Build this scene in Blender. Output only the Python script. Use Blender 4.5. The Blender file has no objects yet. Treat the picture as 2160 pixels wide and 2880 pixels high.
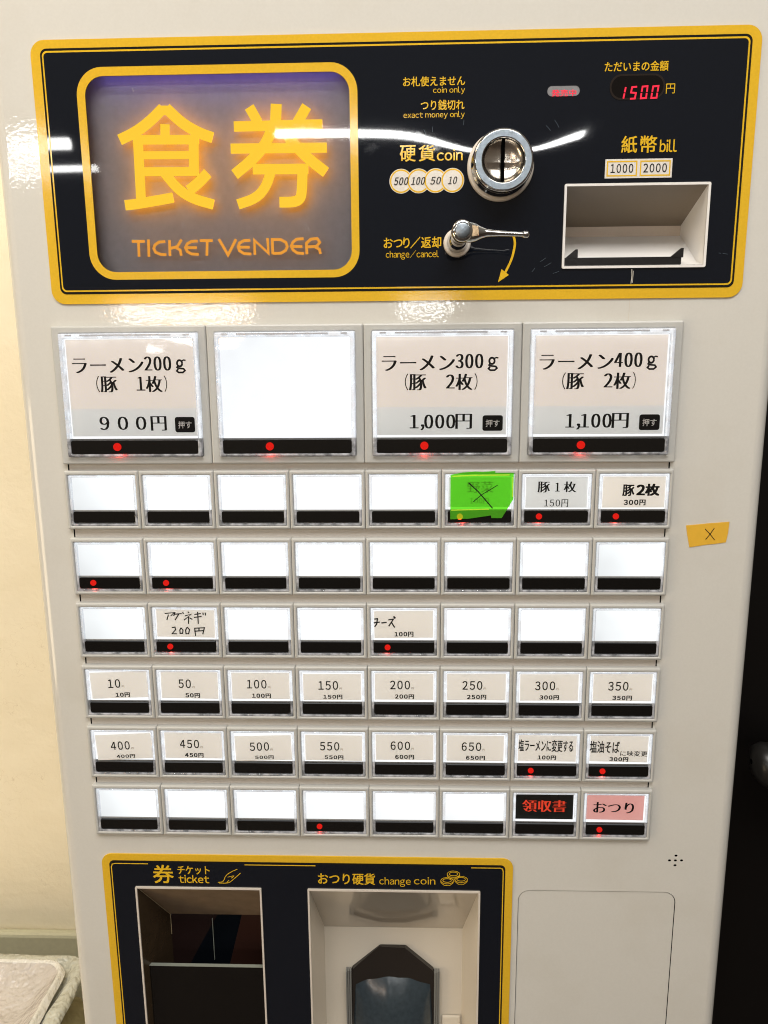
import bpy, bmesh, math, random
from mathutils import Vector, Matrix
from mathutils.geometry import tessellate_polygon
random.seed(7)
SC = bpy.context.scene
COL = SC.collection
ZT = 1.45            # height of the top edge of the button grid above the floor (m)
X0 = 228.0           # x (mm) of the grid that sits at world x = 0

# ------------------------------------------------------------------ camera
cam_d = bpy.data.cameras.new("camera")
cam = bpy.data.objects.new("camera", cam_d)
COL.objects.link(cam)
cam_d.sensor_fit = 'HORIZONTAL'
cam_d.sensor_width = 36.0
cam_d.lens = 36.05
cam_d.clip_start = 0.02
cam_d.clip_end = 60
right = Vector((0.99949, 0.03112, -0.00783))
up = Vector((0.00156, 0.19653, 0.98050))
back = Vector((0.03205, -0.98000, 0.19638))
Rm = Matrix((right, up, back)).transposed()
cam.matrix_world = Matrix.Translation(Vector(((228.54 - X0) / 1000, -0.49873, ZT - 0.02153))) @ Rm.to_4x4()
SC.camera = cam

# ------------------------------------------------------------------ world
w = bpy.data.worlds.new("World")
SC.world = w
w.use_nodes = True
nt = w.node_tree
nt.nodes.clear()
o = nt.nodes.new('ShaderNodeOutputWorld')
b = nt.nodes.new('ShaderNodeBackground')
tc = nt.nodes.new('ShaderNodeTexCoord')
sp = nt.nodes.new('ShaderNodeSeparateXYZ')
rp = nt.nodes.new('ShaderNodeValToRGB')
mr = nt.nodes.new('ShaderNodeMapRange')
mr.inputs['From Min'].default_value = -0.6
mr.inputs['From Max'].default_value = 0.9
rp.color_ramp.elements[0].color = (0.085, 0.052, 0.032, 1)
rp.color_ramp.elements[1].color = (0.34, 0.31, 0.265, 1)
nt.links.new(tc.outputs['Generated'], sp.inputs[0])
nt.links.new(sp.outputs['Z'], mr.inputs['Value'])
nt.links.new(mr.outputs[0], rp.inputs[0])
nt.links.new(rp.outputs[0], b.inputs[0])
nt.links.new(b.outputs[0], o.inputs[0])
b.inputs[1].default_value = 0.8

# ------------------------------------------------------------------ area lights, out of view
def area(name, loc, target, size, power, col):
    l = bpy.data.lights.new(name, 'AREA')
    l.shape = 'RECTANGLE'
    l.size, l.size_y = size
    l.energy = power
    l.color = col
    ob = bpy.data.objects.new(name, l)
    COL.objects.link(ob)
    ob.location = loc
    d = Vector(target) - Vector(loc)
    ob.rotation_euler = d.to_track_quat('-Z', 'Y').to_euler()
    return ob
area("ceiling_glow", (0.1, -1.05, 2.75), (0.0, 0.0, 1.35), (1.5, 0.7), 29, (1.0, 0.965, 0.92))
area("side_fill", (-1.9, -1.1, 0.85), (0.0, 0.05, 0.85), (0.8, 0.9), 13, (1.0, 0.78, 0.50))  # warm fill added out of view at the lower left
area("wall_glow", (-0.75, -0.25, 2.2), (-0.5, 0.3, 1.0), (0.4, 0.3), 4.2, (1.0, 0.85, 0.62))
SC.view_settings.view_transform = 'Standard'
SC.view_settings.look = 'None'
SC.view_settings.exposure = 0.0
SC.view_settings.gamma = 1.0
SC.cycles.filter_width = 1.1

# ------------------------------------------------------------------ materials
def lin(r, g, b):
    f = lambda c: (c / 255) / 12.92 if c / 255 <= 0.04045 else ((c / 255 + 0.055) / 1.055) ** 2.4
    return (f(r), f(g), f(b), 1)

class N:
    """a small wrapper round a material's node tree"""
    def __init__(s, name):
        s.m = bpy.data.materials.new(name)
        s.m.use_nodes = True
        s.t = s.m.node_tree
        s.t.nodes.clear()
        s.out = s.t.nodes.new('ShaderNodeOutputMaterial')
    def n(s, typ, **kw):
        x = s.t.nodes.new(typ)
        for k, v in kw.items():
            if k.startswith('_'):
                setattr(x, k[1:], v)
            else:
                key = k.replace('__', ' ')
                x.inputs[key].default_value = v
        return x
    def l(s, a, b):
        s.t.links.new(a, b)
    def surf(s, sh):
        s.l(sh, s.out.inputs['Surface'])
    def pos(s):
        return s.n('ShaderNodeNewGeometry').outputs['Position']
    def noise(s, scale, detail=3, rough=0.5, vec=None):
        x = s.n('ShaderNodeTexNoise', Scale=scale, Detail=detail, Roughness=rough)
        s.l(vec if vec else s.pos(), x.inputs['Vector'])
        return x.outputs['Fac']
    def math(s, op, a, b=None, c=None):
        x = s.t.nodes.new('ShaderNodeMath')
        x.operation = op
        for i, v in enumerate((a, b, c)):
            if v is None: continue
            if isinstance(v, (int, float)): x.inputs[i].default_value = v
            else: s.l(v, x.inputs[i])
        return x.outputs[0]
    def mixc(s, fac, c1, c2):
        x = s.t.nodes.new('ShaderNodeMix')
        x.data_type = 'RGBA'
        s.l(fac, x.inputs[0]) if not isinstance(fac, (int, float)) else setattr(x.inputs[0], 'default_value', fac)
        for i, c in ((6, c1), (7, c2)):
            if isinstance(c, tuple): x.inputs[i].default_value = c
            else: s.l(c, x.inputs[i])
        return x.outputs[2]
    def bump(s, h, dist=1.0, strength=1.0, normal=None):
        x = s.n('ShaderNodeBump', Distance=dist, Strength=strength)
        s.l(h, x.inputs['Height'])
        if normal: s.l(normal, x.inputs['Normal'])
        return x.outputs['Normal']

def simple(name, col, rough=0.5, metal=0.0, grain=0.06, gscale=900, spec=0.5, coat=0.0, bump=0.0, bscale=1200):
    k = N(name)
    p = k.n('ShaderNodeBsdfPrincipled', Roughness=rough, Metallic=metal)
    p.inputs['Specular IOR Level'].default_value = spec
    p.inputs['Coat Weight'].default_value = coat
    dark = tuple(c * (1 - grain) for c in col[:3]) + (1,)
    lite = tuple(min(1, c * (1 + grain)) for c in col[:3]) + (1,)
    k.l(k.mixc(k.noise(gscale, 2), dark, lite), p.inputs['Base Color'])
    if bump:
        k.l(k.bump(k.noise(bscale, 2), bump), p.inputs['Normal'])
    k.surf(p.outputs[0])
    return k.m

def emit(name, col, s, var=0.0, scale=20):
    k = N(name)
    e = k.n('ShaderNodeEmission')
    e.inputs['Strength'].default_value = s
    if var:
        a = tuple(c * (1 - var) for c in col[:3]) + (1,)
        k.l(k.mixc(k.noise(scale, 1), a, col), e.inputs['Color'])
    else:
        e.inputs['Color'].default_value = col
    k.surf(e.outputs[0])
    return k.m

def panel_normal(k):
    """the pressed sheet bulges round the coin inlet and waves a little"""
    p = k.pos()
    s = k.n('ShaderNodeSeparateXYZ')
    k.l(p, s.inputs[0])
    dx = k.math('SUBTRACT', s.outputs['X'], (284 - X0) / 1000)
    dz = k.math('SUBTRACT', s.outputs['Z'], ZT + 0.0912)
    r2 = k.math('ADD', k.math('MULTIPLY', dx, dx), k.math('MULTIPLY', dz, dz))
    g = k.math('EXPONENT', k.math('MULTIPLY', r2, -1 / (0.034 ** 2)))
    h = k.math('MULTIPLY', g, 0.00098)
    wv = k.math('MULTIPLY', k.noise(9, 1), 0.00010)
    sc = k.math('MULTIPLY', k.noise(500, 3), 0.0000005)
    return k.bump(k.math('ADD', k.math('ADD', h, wv), sc), 1.0)

def panel_mat(name, col, rough=0.025, spec=0.45):
    k = N(name)
    p = k.n('ShaderNodeBsdfPrincipled', Roughness=rough)
    p.inputs['Specular IOR Level'].default_value = spec
    a = tuple(c * 0.9 for c in col[:3]) + (1,)
    c = tuple(c * 1.08 for c in col[:3]) + (1,)
    k.l(k.mixc(k.noise(700, 2), a, c), p.inputs['Base Color'])
    # faint wipe marks make the gloss uneven
    st = k.n('ShaderNodeMapRange')
    st.inputs['From Min'].default_value = 0.60
    st.inputs['From Max'].default_value = 0.8
    st.inputs['To Min'].default_value = rough
    st.inputs['To Max'].default_value = rough + 0.09
    k.l(k.noise(35, 5, 0.65), st.inputs['Value'])
    k.l(st.outputs[0], p.inputs['Roughness'])
    k.l(panel_normal(k), p.inputs['Normal'])
    k.surf(p.outputs[0])
    return k.m

M = {}
def body_mat(name, col, sparkle=1.0):
    k = N(name)
    p = k.n('ShaderNodeBsdfPrincipled', Roughness=0.6)
    p.inputs['Specular IOR Level'].default_value = 0.15
    a = tuple(c * 0.965 for c in col[:3]) + (1,)
    c = tuple(c * 1.03 for c in col[:3]) + (1,)
    base = k.mixc(k.noise(650, 2), a, c)
    # grime in soft patches
    g = k.n('ShaderNodeMapRange')
    g.inputs['From Min'].default_value = 0.5
    g.inputs['From Max'].default_value = 0.85
    g.inputs['To Max'].default_value = 0.38
    k.l(k.noise(11, 6, 0.62), g.inputs['Value'])
    base = k.mixc(g.outputs[0], base, tuple(x * y for x, y in zip(col[:3], (0.80, 0.76, 0.68))) + (1,))
    k.l(base, p.inputs['Base Color'])
    p.inputs['Coat Weight'].default_value = 1.0
    p.inputs['Coat Roughness'].default_value = 0.03
    p.inputs['Coat IOR'].default_value = 1.5
    hb = k.math('ADD', k.math('MULTIPLY', k.noise(430, 1.6, 0.55), 0.000042 * sparkle), k.math('MULTIPLY', k.noise(45, 1), 0.00008))
    nb = k.bump(hb, 1.0)
    k.l(nb, p.inputs['Coat Normal'])
    fb = k.bump(k.math('MULTIPLY', k.noise(900, 2), 0.00002), 1.0)
    k.l(fb, p.inputs['Normal'])
    k.surf(p.outputs[0])
    return k.m
M['body'] = body_mat('cabinet_paint', (0.65, 0.635, 0.585))
M['rail'] = simple('rail_paint', (0.60, 0.56, 0.51, 1), 0.4, bump=0.00002)
M['housing'] = simple('button_frame_plastic', (0.50, 0.50, 0.475, 1), 0.32, grain=0.04)
M['yellow'] = panel_mat('yellow_print', lin(222, 178, 45), 0.10)
M['black'] = panel_mat('black_print', (0.012, 0.011, 0.008))
M['navy'] = panel_mat('navy_print', (0.0055, 0.0075, 0.0125))
M['ink_yellow'] = panel_mat('yellow_ink', lin(226, 182, 40), 0.10)
M['ink_white'] = panel_mat('white_ink', lin(225, 220, 212), 0.12)
M['ink_dark'] = simple('black_ink', (0.007, 0.0065, 0.006, 1), 0.7, spec=.2)
M['ink_grey'] = simple('grey_ink', (0.20, 0.17, 0.15, 1), 0.7)
M['ink_pale'] = simple('pale_ink', (0.95, 0.92, 0.88, 1), 0.6)
M['cream'] = simple('cream_plastic', (0.66, 0.60, 0.53, 1), 0.28, grain=0.03)
M['white_pl'] = simple('white_plastic', (0.82, 0.80, 0.77, 1), 0.3, grain=0.03)
M['black_pl'] = simple('black_plastic', (0.012, 0.011, 0.011, 1), 0.25)
M['dark'] = simple('dark_void', (0.002, 0.002, 0.002, 1), 0.9, spec=0.0)
M['chrome'] = simple('chrome', (0.52, 0.52, 0.51, 1), 0.10, 1.0, grain=0.04, bump=0.00002, bscale=300)
M['brushed'] = simple('worn_chrome', (0.30, 0.345, 0.39, 1), 0.33, 1.0, grain=0.18, gscale=600, bump=0.00003)
M['dish'] = simple('brushed_dish_metal', (0.62, 0.57, 0.50, 1), 0.22, 1.0, grain=0.2, gscale=350, bump=0.00004, bscale=500)
M['brass'] = simple('warm_worn_metal', (0.62, 0.45, 0.28, 1), 0.3, 1.0, grain=0.2)
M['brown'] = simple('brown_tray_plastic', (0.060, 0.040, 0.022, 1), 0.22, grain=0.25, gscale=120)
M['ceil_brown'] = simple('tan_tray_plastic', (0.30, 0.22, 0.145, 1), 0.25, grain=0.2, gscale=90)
M['plum_refl'] = simple('plum_reflection', (0.020, 0.011, 0.010, 1), 0.25)  # this and the next two: mirrored colours painted on the ticket tray back
M['navy_refl'] = simple('navy_reflection', (0.004, 0.0055, 0.008, 1), 0.15)
M['rust_refl'] = simple('rust_reflection', (0.034, 0.014, 0.010, 1), 0.3, grain=0.25)
M['flap'] = simple('smoked_acrylic', (0.004, 0.0035, 0.003, 1), 0.08)
M['led_hot'] = emit('bright_red_lamp', (1.0, 0.10, 0.01, 1), 3.6)
M['edge'] = simple('acrylic_edge', (0.26, 0.28, 0.24, 1), 0.2)
M['seam_glint'] = simple('seam_highlight', (0.42, 0.33, 0.2, 1), 0.3)
M['cup'] = simple('dark_cup', (0.022, 0.018, 0.015, 1), 0.16)
M['slate'] = simple('slate_cup', (0.032, 0.045, 0.055, 1), 0.2, grain=0.3, gscale=300)
M['bracket'] = simple('grey_bracket', (0.19, 0.19, 0.175, 1), 0.25)
def glow_cell(name, base, dim=None):
    k = N(name)
    e = k.n('ShaderNodeEmission')
    tcn = k.n('ShaderNodeTexCoord')
    s = k.n('ShaderNodeSeparateXYZ')
    k.l(tcn.outputs['Generated'], s.inputs[0])
    if dim:
        v = k.math('ADD', k.math('MULTIPLY', s.outputs['X'], dim[0]), k.math('MULTIPLY', s.outputs['Z'], dim[1]))
        v = k.math('ADD', v, dim[2])
        v = k.math('MULTIPLY', v, k.math('ADD', 0.93, k.math('MULTIPLY', k.noise(60, 1), 0.14)))
        k.l(v, e.inputs['Strength'])
    else:
        e.inputs['Strength'].default_value = 1.15
    e.inputs['Color'].default_value = base
    k.surf(e.outputs[0])
    return k.m
M['lit'] = glow_cell('white_backlight', (0.97, 0.99, 1.0, 1))
M['lit_dim'] = glow_cell('dim_backlight', (0.96, 0.99, 1.0, 1), (0.34, 0.12, 0.84))
M['lit_low'] = glow_cell('low_backlight', (0.98, 0.995, 1.0, 1), (0.08, 0.10, 0.98))
M['lit_big'] = glow_cell('large_backlight', (0.95, 0.975, 1.0, 1), (0.12, -0.10, 1.10))

def card(name, col, e):
    """printed paper with the lamp behind it showing through"""
    k = N(name)
    p = k.n('ShaderNodeBsdfPrincipled', Roughness=0.7)
    a = tuple(c * 0.92 for c in col[:3]) + (1,)
    c = tuple(min(1, c * 1.06) for c in col[:3]) + (1,)
    cc = k.mixc(k.noise(900, 3, 0.7), a, c)
    k.l(cc, p.inputs['Base Color'])
    k.l(cc, p.inputs['Emission Color'])
    p.inputs['Emission Strength'].default_value = e
    k.surf(p.outputs[0])
    return k.m
M['card_pink'] = card('beige_paper', (0.80, 0.725, 0.655), 0.52)
M['card_white'] = card('white_paper', (0.75, 0.755, 0.73), 0.46)
M['card_tan'] = card('tan_paper', (0.82, 0.765, 0.68), 0.50)
M['card_blk'] = card('black_paper', (0.018, 0.022, 0.018), 0.0)
M['card_rose'] = card('rose_paper', (0.86, 0.46, 0.42), 0.42)
M['red_ink'] = emit('red_backlit_ink', (0.95, 0.07, 0.03, 1), 0.85, 0.2, 400)
M['led'] = emit('red_lamp', (1.0, 0.02, 0.012, 1), 0.85, 0.25, 900)
M['led_digit'] = emit('red_digit', (1.0, 0.035, 0.07, 1), 1.25)
M['glyph'] = emit('amber_sign_light', (1.0, 0.60, 0.04, 1), 1.08)
M['glyph_halo'] = emit('amber_sign_glow', (1.0, 0.36, 0.02, 1), 3.4)
M['glyph_dim'] = emit('orange_sign_light', (1.0, 0.40, 0.05, 1), 0.95, 0.2, 90)
M['blue_led'] = emit('blue_edge_light', (0.26, 0.20, 1.0, 1), 2.6)

def clear(name, fac, tint=(1, 1, 1, 1), rough=0.05, body=0.0, bodycol=(0.8, 0.82, 0.85, 1), strip=0, pn=False):
    k = N(name)
    t = k.n('ShaderNodeBsdfTransparent'); t.inputs[0].default_value = tint
    g = k.n('ShaderNodeBsdfGlossy'); g.inputs['Roughness'].default_value = rough
    f = k.n('ShaderNodeFresnel'); f.inputs['IOR'].default_value = fac
    m = k.n('ShaderNodeMixShader')
    k.l(f.outputs[0], m.inputs[0]); k.l(t.outputs[0], m.inputs[1]); k.l(g.outputs[0], m.inputs[2])
    if strip:
        k.l(k.bump(k.math('MULTIPLY', k.noise(strip, 2), 0.0004), 1.0), g.inputs['Normal'])
    if pn:
        nn = panel_normal(k)
        k.l(nn, g.inputs['Normal']); k.l(nn, f.inputs['Normal'])
    sh = m.outputs[0]
    if body:
        d = k.n('ShaderNodeBsdfDiffuse'); d.inputs[0].default_value = bodycol
        m2 = k.n('ShaderNodeMixShader')
        if strip:
            q = k.n('ShaderNodeMapRange')
            q.inputs['From Min'].default_value = 0.35; q.inputs['From Max'].default_value = 0.65
            q.inputs['To Min'].default_value = body * 0.35; q.inputs['To Max'].default_value = min(1, body * 1.5)
            k.l(k.noise(strip * 0.7, 2), q.inputs['Value'])
            k.l(q.outputs[0], m2.inputs[0])
        else:
            m2.inputs[0].default_value = body
        k.l(sh, m2.inputs[1]); k.l(d.outputs[0], m2.inputs[2])
        sh = m2.outputs[0]
    k.surf(sh)
    return k.m
M['rim'] = clear('clear_plastic_rim', 1.5, (0.93, 0.96, 1.0, 1), 0.08, 0.42, (0.78, 0.80, 0.86, 1), strip=260)
M['lens'] = clear('clear_lens', 1.35, (1, 1, 1, 1), 0.03, 0.0)
M['cover'] = clear('clear_sign_cover', 1.5, (0.98, 0.98, 1.0, 1), 0.03, 0.0, pn=True)
M['rim_lamp'] = M['rim']

# ------------------------------------------------------------------ mesh helpers
def P(x, z, d=0.0):
    """machine millimetres (x right, z down from the grid top, d into the cabinet) to metres"""
    return Vector(((x - X0) / 1000, d / 1000, ZT - z / 1000))

WL = {}
def place(ob, parent, world):
    ob.parent = parent
    base = WL[parent.name] if parent else Vector((0, 0, 0))
    ob.location = world - base
    WL[ob.name] = world.copy()

def make(name, verts, faces, mat, parent=None, smooth=False, origin=None):
    """one mesh object; verts are world metres; the origin goes to the middle of its box"""
    if origin is None:
        lo = Vector([min(v[i] for v in verts) for i in range(3)])
        hi = Vector([max(v[i] for v in verts) for i in range(3)])
        origin = (lo + hi) / 2
    me = bpy.data.meshes.new(name)
    me.from_pydata([Vector(v) - origin for v in verts], [], faces)
    mats = mat if isinstance(mat, (list, tuple)) else [mat]
    for m_ in mats: me.materials.append(m_)
    if smooth:
        for p in me.polygons: p.use_smooth = True
    me.update()
    ob = bpy.data.objects.new(name, me)
    COL.objects.link(ob)
    place(ob, parent, origin)
    return ob

def tag(ob, label=None, cat=None, group=None, kind=None):
    if label: ob['label'] = label
    if cat: ob['category'] = cat
    if group: ob['group'] = group
    if kind: ob['kind'] = kind
    return ob

def empty(name, loc):
    ob = bpy.data.objects.new(name, None)
    COL.objects.link(ob)
    ob.empty_display_size = 0.05
    place(ob, None, Vector(loc))
    return ob

def rr(x0, z0, x1, z1, r, n=7):
    pts = []
    for cx, cz, a0 in ((x1 - r, z0 + r, -90), (x1 - r, z1 - r, 0), (x0 + r, z1 - r, 90), (x0 + r, z0 + r, 180)):
        for i in range(n + 1):
            a = math.radians(a0 + 90 * i / n)
            pts.append((cx + r * math.cos(a), cz + r * math.sin(a)))
    return pts
def rc(x0, z0, x1, z1):
    return [(x0, z0), (x1, z0), (x1, z1), (x0, z1)]
def circ(cx, cz, rx, rz=None, n=32):
    rz = rz or rx
    return [(cx + rx * math.cos(2 * math.pi * i / n), cz + rz * math.sin(2 * math.pi * i / n)) for i in range(n)]

def plate_geo(outer, holes, d0, d1, walls_holes=False, bevel=0.0):
    """front at depth d0, side walls back to d1"""
    loops = [outer] + holes
    flat = [Vector((x, -z, 0)) for lp in loops for x, z in lp]
    tris = tessellate_polygon([[Vector((x, -z, 0)) for x, z in lp] for lp in loops])
    V = [P(v.x, -v.y, d0) for v in flat]
    F = []
    for t in tris:
        a, b_, c = (flat[i] for i in t)
        if (b_ - a).cross(c - a).z < 0: t = (t[0], t[2], t[1])
        F.append(tuple(t))
    # rim walls
    start = 0
    for li, lp in enumerate(loops):
        n = len(lp)
        if (li == 0 or walls_holes) and d1 != d0:
            o = len(V)
            V += [P(x, z, d1) for x, z in lp]
            ar = sum(lp[i][0] * lp[(i + 1) % n][1] - lp[(i + 1) % n][0] * lp[i][1] for i in range(n))
            flip = (ar > 0) ^ (li > 0)
            for i in range(n):
                j = (i + 1) % n
                q = (start + i, start + j, o + j, o + i)
                F.append(q if not flip else q[::-1])
        start += n
    return V, F

def plate(name, outer, holes, d0, d1, mat, parent=None, wh=False):
    V, F = plate_geo(outer, holes, d0, d1, wh)
    return make(name, V, F, mat, parent)

def ribbon_geo(pts, wd, V, F, d, thick, taper=None):
    n = len(pts)
    L, Rr = [], []
    for i in range(n):
        p = Vector(pts[i])
        if i == 0: t = (Vector(pts[1]) - p).normalized(); m = 1
        elif i == n - 1: t = (p - Vector(pts[i - 1])).normalized(); m = 1
        else:
            t1 = (p - Vector(pts[i - 1])).normalized(); t2 = (Vector(pts[i + 1]) - p).normalized()
            t = (t1 + t2)
            t = t.normalized() if t.length > 1e-4 else t1
            m = 1 / max(0.5, math.sqrt(max(0.01, (1 + t1.dot(t2)) / 2)))
        nrm = Vector((-t.y, t.x)) * wd / 2 * m
        if taper: nrm *= taper[i]
        L.append(p + nrm); Rr.append(p - nrm)
    o = len(V)
    V += [P(q.x, q.y, d) for q in L] + [P(q.x, q.y, d) for q in Rr]
    for i in range(n - 1):
        F.append((o + i, o + i + 1, o + n + i + 1, o + n + i))
    if thick:
        o2 = len(V)
        V += [P(q.x, q.y, d + thick) for q in L] + [P(q.x, q.y, d + thick) for q in Rr]
        for i in range(n - 1):
            F.append((o2 + i, o2 + n + i, o2 + n + i + 1, o2 + i + 1))
            F.append((o + i, o2 + i, o2 + i + 1, o + i + 1))
            F.append((o + n + i, o + n + i + 1, o2 + n + i + 1, o2 + n + i))
        F.append((o, o + n, o2 + n, o2))
        F.append((o + n - 1, o2 + n - 1, o2 + 2 * n - 1, o + 2 * n - 1))

def chaikin(p, k=2):
    for _ in range(k):
        if len(p) < 3: return p
        q = [p[0]]
        for a, b_ in zip(p, p[1:]):
            q += [(a[0] * .75 + b_[0] * .25, a[1] * .75 + b_[1] * .25), (a[0] * .25 + b_[0] * .75, a[1] * .25 + b_[1] * .75)]
        p = q + [p[-1]]
    return p

def strokes(name, ss, d, mat, parent, thick=0.0, smooth=False, dx=0, dz=0):
    V, F = [], []
    for i, (wd, pts) in enumerate(ss):
        pts = [(x + dx, z + dz) for x, z in pts]
        if smooth: pts = chaikin(pts)
        ribbon_geo(pts, wd, V, F, d - 0.012 * i, thick)
    return make(name, V, F, mat, parent)

_tc = {}
GAP = {True: .23, False: .085}
def glyphs(s, offset):
    key = (s, offset)
    if key in _tc: return _tc[key]
    if any(33 <= ord(ch) < 127 for ch in s):
        # figures and roman letters use the wide forms, set close together
        if len(s) == 1:
            _tc[key] = glyphs(chr(ord(s) + 0xFEE0), offset)
            return _tc[key]
        V, F, x = [], [], 0.0
        for ch in s:
            if ch == ' ': x += .28; continue
            v, f = glyphs(ch, offset)
            v0, v1 = min(q[0] for q in v), max(q[0] for q in v)
            mn = .30 if ch.isdigit() else 0
            pad = max(0, (mn - (v1 - v0)) / 2)
            o = len(V)
            V += [(q[0] - v0 + x + pad, q[1]) for q in v]
            F += [tuple(i + o for i in q) for q in f]
            x += v1 - v0 + 2 * pad + (GAP.get(ch.isdigit(), .09))
        _tc[key] = (V, F)
        return V, F
    cu = bpy.data.curves.new('lettering_source', 'FONT')
    cu.body = s
    cu.size = 1.0
    cu.resolution_u = 3
    cu.offset = offset
    ob = bpy.data.objects.new('lettering_source', cu)
    COL.objects.link(ob)
    dg = bpy.context.evaluated_depsgraph_get()
    me = ob.evaluated_get(dg).to_mesh()
    V = [(v.co.x, v.co.y) for v in me.vertices]
    F = [tuple(p.vertices) for p in me.polygons]
    ob.evaluated_get(dg).to_mesh_clear()
    bpy.data.objects.remove(ob)
    bpy.data.curves.remove(cu)
    _tc[key] = (V, F)
    return V, F

def text_geo(s, box, d, style=''):
    """lettering stretched to the box x0,z0,x1,z1 (mm). style: '' plain, 'b' bold, 'm' thin level strokes and thick upright ones"""
    off = -0.012 if style == 'm' else (-0.008 if style == 'm2' else 0.0)
    V0, F0 = glyphs(s, off)
    xs = [v[0] for v in V0]; ys = [v[1] for v in V0]
    ax, bx, ay, by = min(xs), max(xs), min(ys), max(ys)
    x0, z0, x1, z1 = box
    sx = (x1 - x0) / (bx - ax); sy = (z1 - z0) / (by - ay)
    sh = 0.22 if style == 'i' else 0
    shifts = {'m': [(-.042, 0), (-.028, 0), (-.014, 0), (0, 0), (.014, 0), (.028, 0), (.042, 0)], 'm2': [(-.02, 0), (0, 0), (.02, 0)], 'b': [(-.012, -.010), (.012, .010), (-.012, .010), (.012, -.010)],
              'i': [(-.02, 0), (.02, 0)], 'b3': [(-.05, -.03), (.05, .03), (-.05, .03), (.05, -.03), (0, .02), (0, -.02), (-.025, 0), (.025, 0)], 'bb': [(-.028, -.02), (.028, .02), (-.028, .02), (.028, -.02), (0, 0)]}.get(style, [(0, 0)])
    V, F = [], []
    for k, (dx, dy) in enumerate(shifts):
        o = len(V)
        for x, y in V0:
            V.append(P(x0 + (x - ax) * sx + dx * sy + sh * (y - ay) * sy, z1 - (y - ay + dy) * sy, d - 0.008 * k))
        F += [tuple(i + o for i in f) for f in F0]
    return V, F

def text(name, items, d, mat, parent, loc=None):
    """items: (string, box, style); each phrase is an object"""
    if len(items) > 1:
        for it in items: text(name, [it], d, mat, parent)
        return
    V, F = [], []
    for it in items:
        v, f = text_geo(it[0], it[1], d, it[2] if len(it) > 2 else '')
        o = len(V)
        V += v; F += [tuple(i + o for i in q) for q in f]
    return make(name, V, F, mat, parent)

def box_geo(x0, z0, d0, x1, z1, d1, V, F):
    o = len(V)
    V += [P(x, z, d) for d in (d0, d1) for x, z in ((x0, z0), (x1, z0), (x1, z1), (x0, z1))]
    for q in ((0, 3, 2, 1), (4, 5, 6, 7), (0, 1, 5, 4), (1, 2, 6, 5), (2, 3, 7, 6), (3, 0, 4, 7)):
        F.append(tuple(o + i for i in q))

def bevel_obj(ob, wd, seg=2):
    m_ = ob.modifiers.new('bevel', 'BEVEL')
    m_.width = wd; m_.segments = seg; m_.limit_method = 'ANGLE'
    return ob

def lathe(name, prof, cx, cz, mat, parent, n=48, matidx=None, tilt=None):
    """prof: (radius, depth) from front centre outwards"""
    V, F = [], []
    for r, d in prof:
        for i in range(n):
            a = 2 * math.pi * i / n
            V.append(P(cx + r * math.cos(a), cz + r * math.sin(a), d))
    for k in range(len(prof) - 1):
        for i in range(n):
            j = (i + 1) % n
            F.append((k * n + i, k * n + j, (k + 1) * n + j, (k + 1) * n + i))
    ob = make(name, V, F, mat, parent, smooth=True)
    return ob

# ================================================================== the machine
mach = empty('ticket_vending_machine', P(217, 1450, 150))
tag(mach, 'grey ticket vending machine with lit push buttons and yellow-edged navy panels', 'ticket machine')

BX0, BX1 = -27.0, 460.0
BF = 2.0
TOPZ, BOTZ = -260, 1450
openB = rc(324.6, -79.6, 409.6, -33.0)       # banknote slot
openT = rc(26.4, 405.9, 118.2, 590.0)        # ticket tray
openC = rc(154.8, 405.9, 279.3, 590.0)       # change tray
bank = rc(2.0, 1.0, 398.0, 360.0)            # opening behind the button rows
blank_h = rr(308.4, 404.4, 422.6, 600.0, 8.5)
holes = [circ(x, z, 1.15, 0.85, 10) for x, z in ((420.4, 378.5), (416.2, 378.5), (424.8, 378.4), (420.6, 374.6), (420.4, 382.4))]
winh = rr(33.4, -146.0, 193.5, -32.8, 11.5, 10)
front_holes = [openB, openT, openC, bank, blank_h, rc(28, -150, 198.5, -29)] + holes

def cabinet():
    r = 9.0
    prof = []                                 # (x, d) round the front corners
    n = 8
    fx0, fx1 = BX0 + r, BX1 - r
    V, F = plate_geo(rc(fx0, TOPZ, fx1, BOTZ), front_holes, BF, BF)
    for side in (0, 1):
        o = len(V)
        for i in range(n + 1):
            a = math.radians(90 * i / n)
            x = (fx0 - r * math.sin(a)) if side == 0 else (fx1 + r * math.sin(a))
            d = BF + r - r * math.cos(a)
            V += [P(x, TOPZ, d), P(x, BOTZ, d)]
        x = BX0 if side == 0 else BX1
        V += [P(x, TOPZ, 290), P(x, BOTZ, 290)]
        for i in range(n + 1):
            a, b_, c, e = o + 2 * i, o + 2 * i + 1, o + 2 * i + 3, o + 2 * i + 2
            F.append((a, e, c, b_) if side == 0 else (a, b_, c, e))
    o = len(V)
    V += [P(BX0, TOPZ, 290), P(BX1, TOPZ, 290), P(BX1, BOTZ, 290), P(BX0, BOTZ, 290), P(BX0, TOPZ, BF + 9), P(BX1, TOPZ, BF + 9), P(fx0, TOPZ, BF), P(fx1, TOPZ, BF)]
    F += [(o, o + 1, o + 2, o + 3), (o + 4, o + 5, o + 1, o), (o + 6, o + 7, o + 5, o + 4)]
    ob = make('cabinet', V, F, M['body'], mach)
    for p in ob.data.polygons:
        p.use_smooth = False
    return ob
cab = cabinet()
for p in cab.data.polygons:
    p.use_smooth = abs(p.normal.x) > 0.02 and abs(p.normal.y) > 0.02
plate('inner_lining', rc(-20, -200, 450, 640), [openB, openT, openC], 30, 30, M['dark'], cab)
plate('blank_panel', rr(308.85, 404.95, 422.15, 599.4, 8.2), [], BF + 0.5, BF + 3, M['body'], mach)
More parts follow.
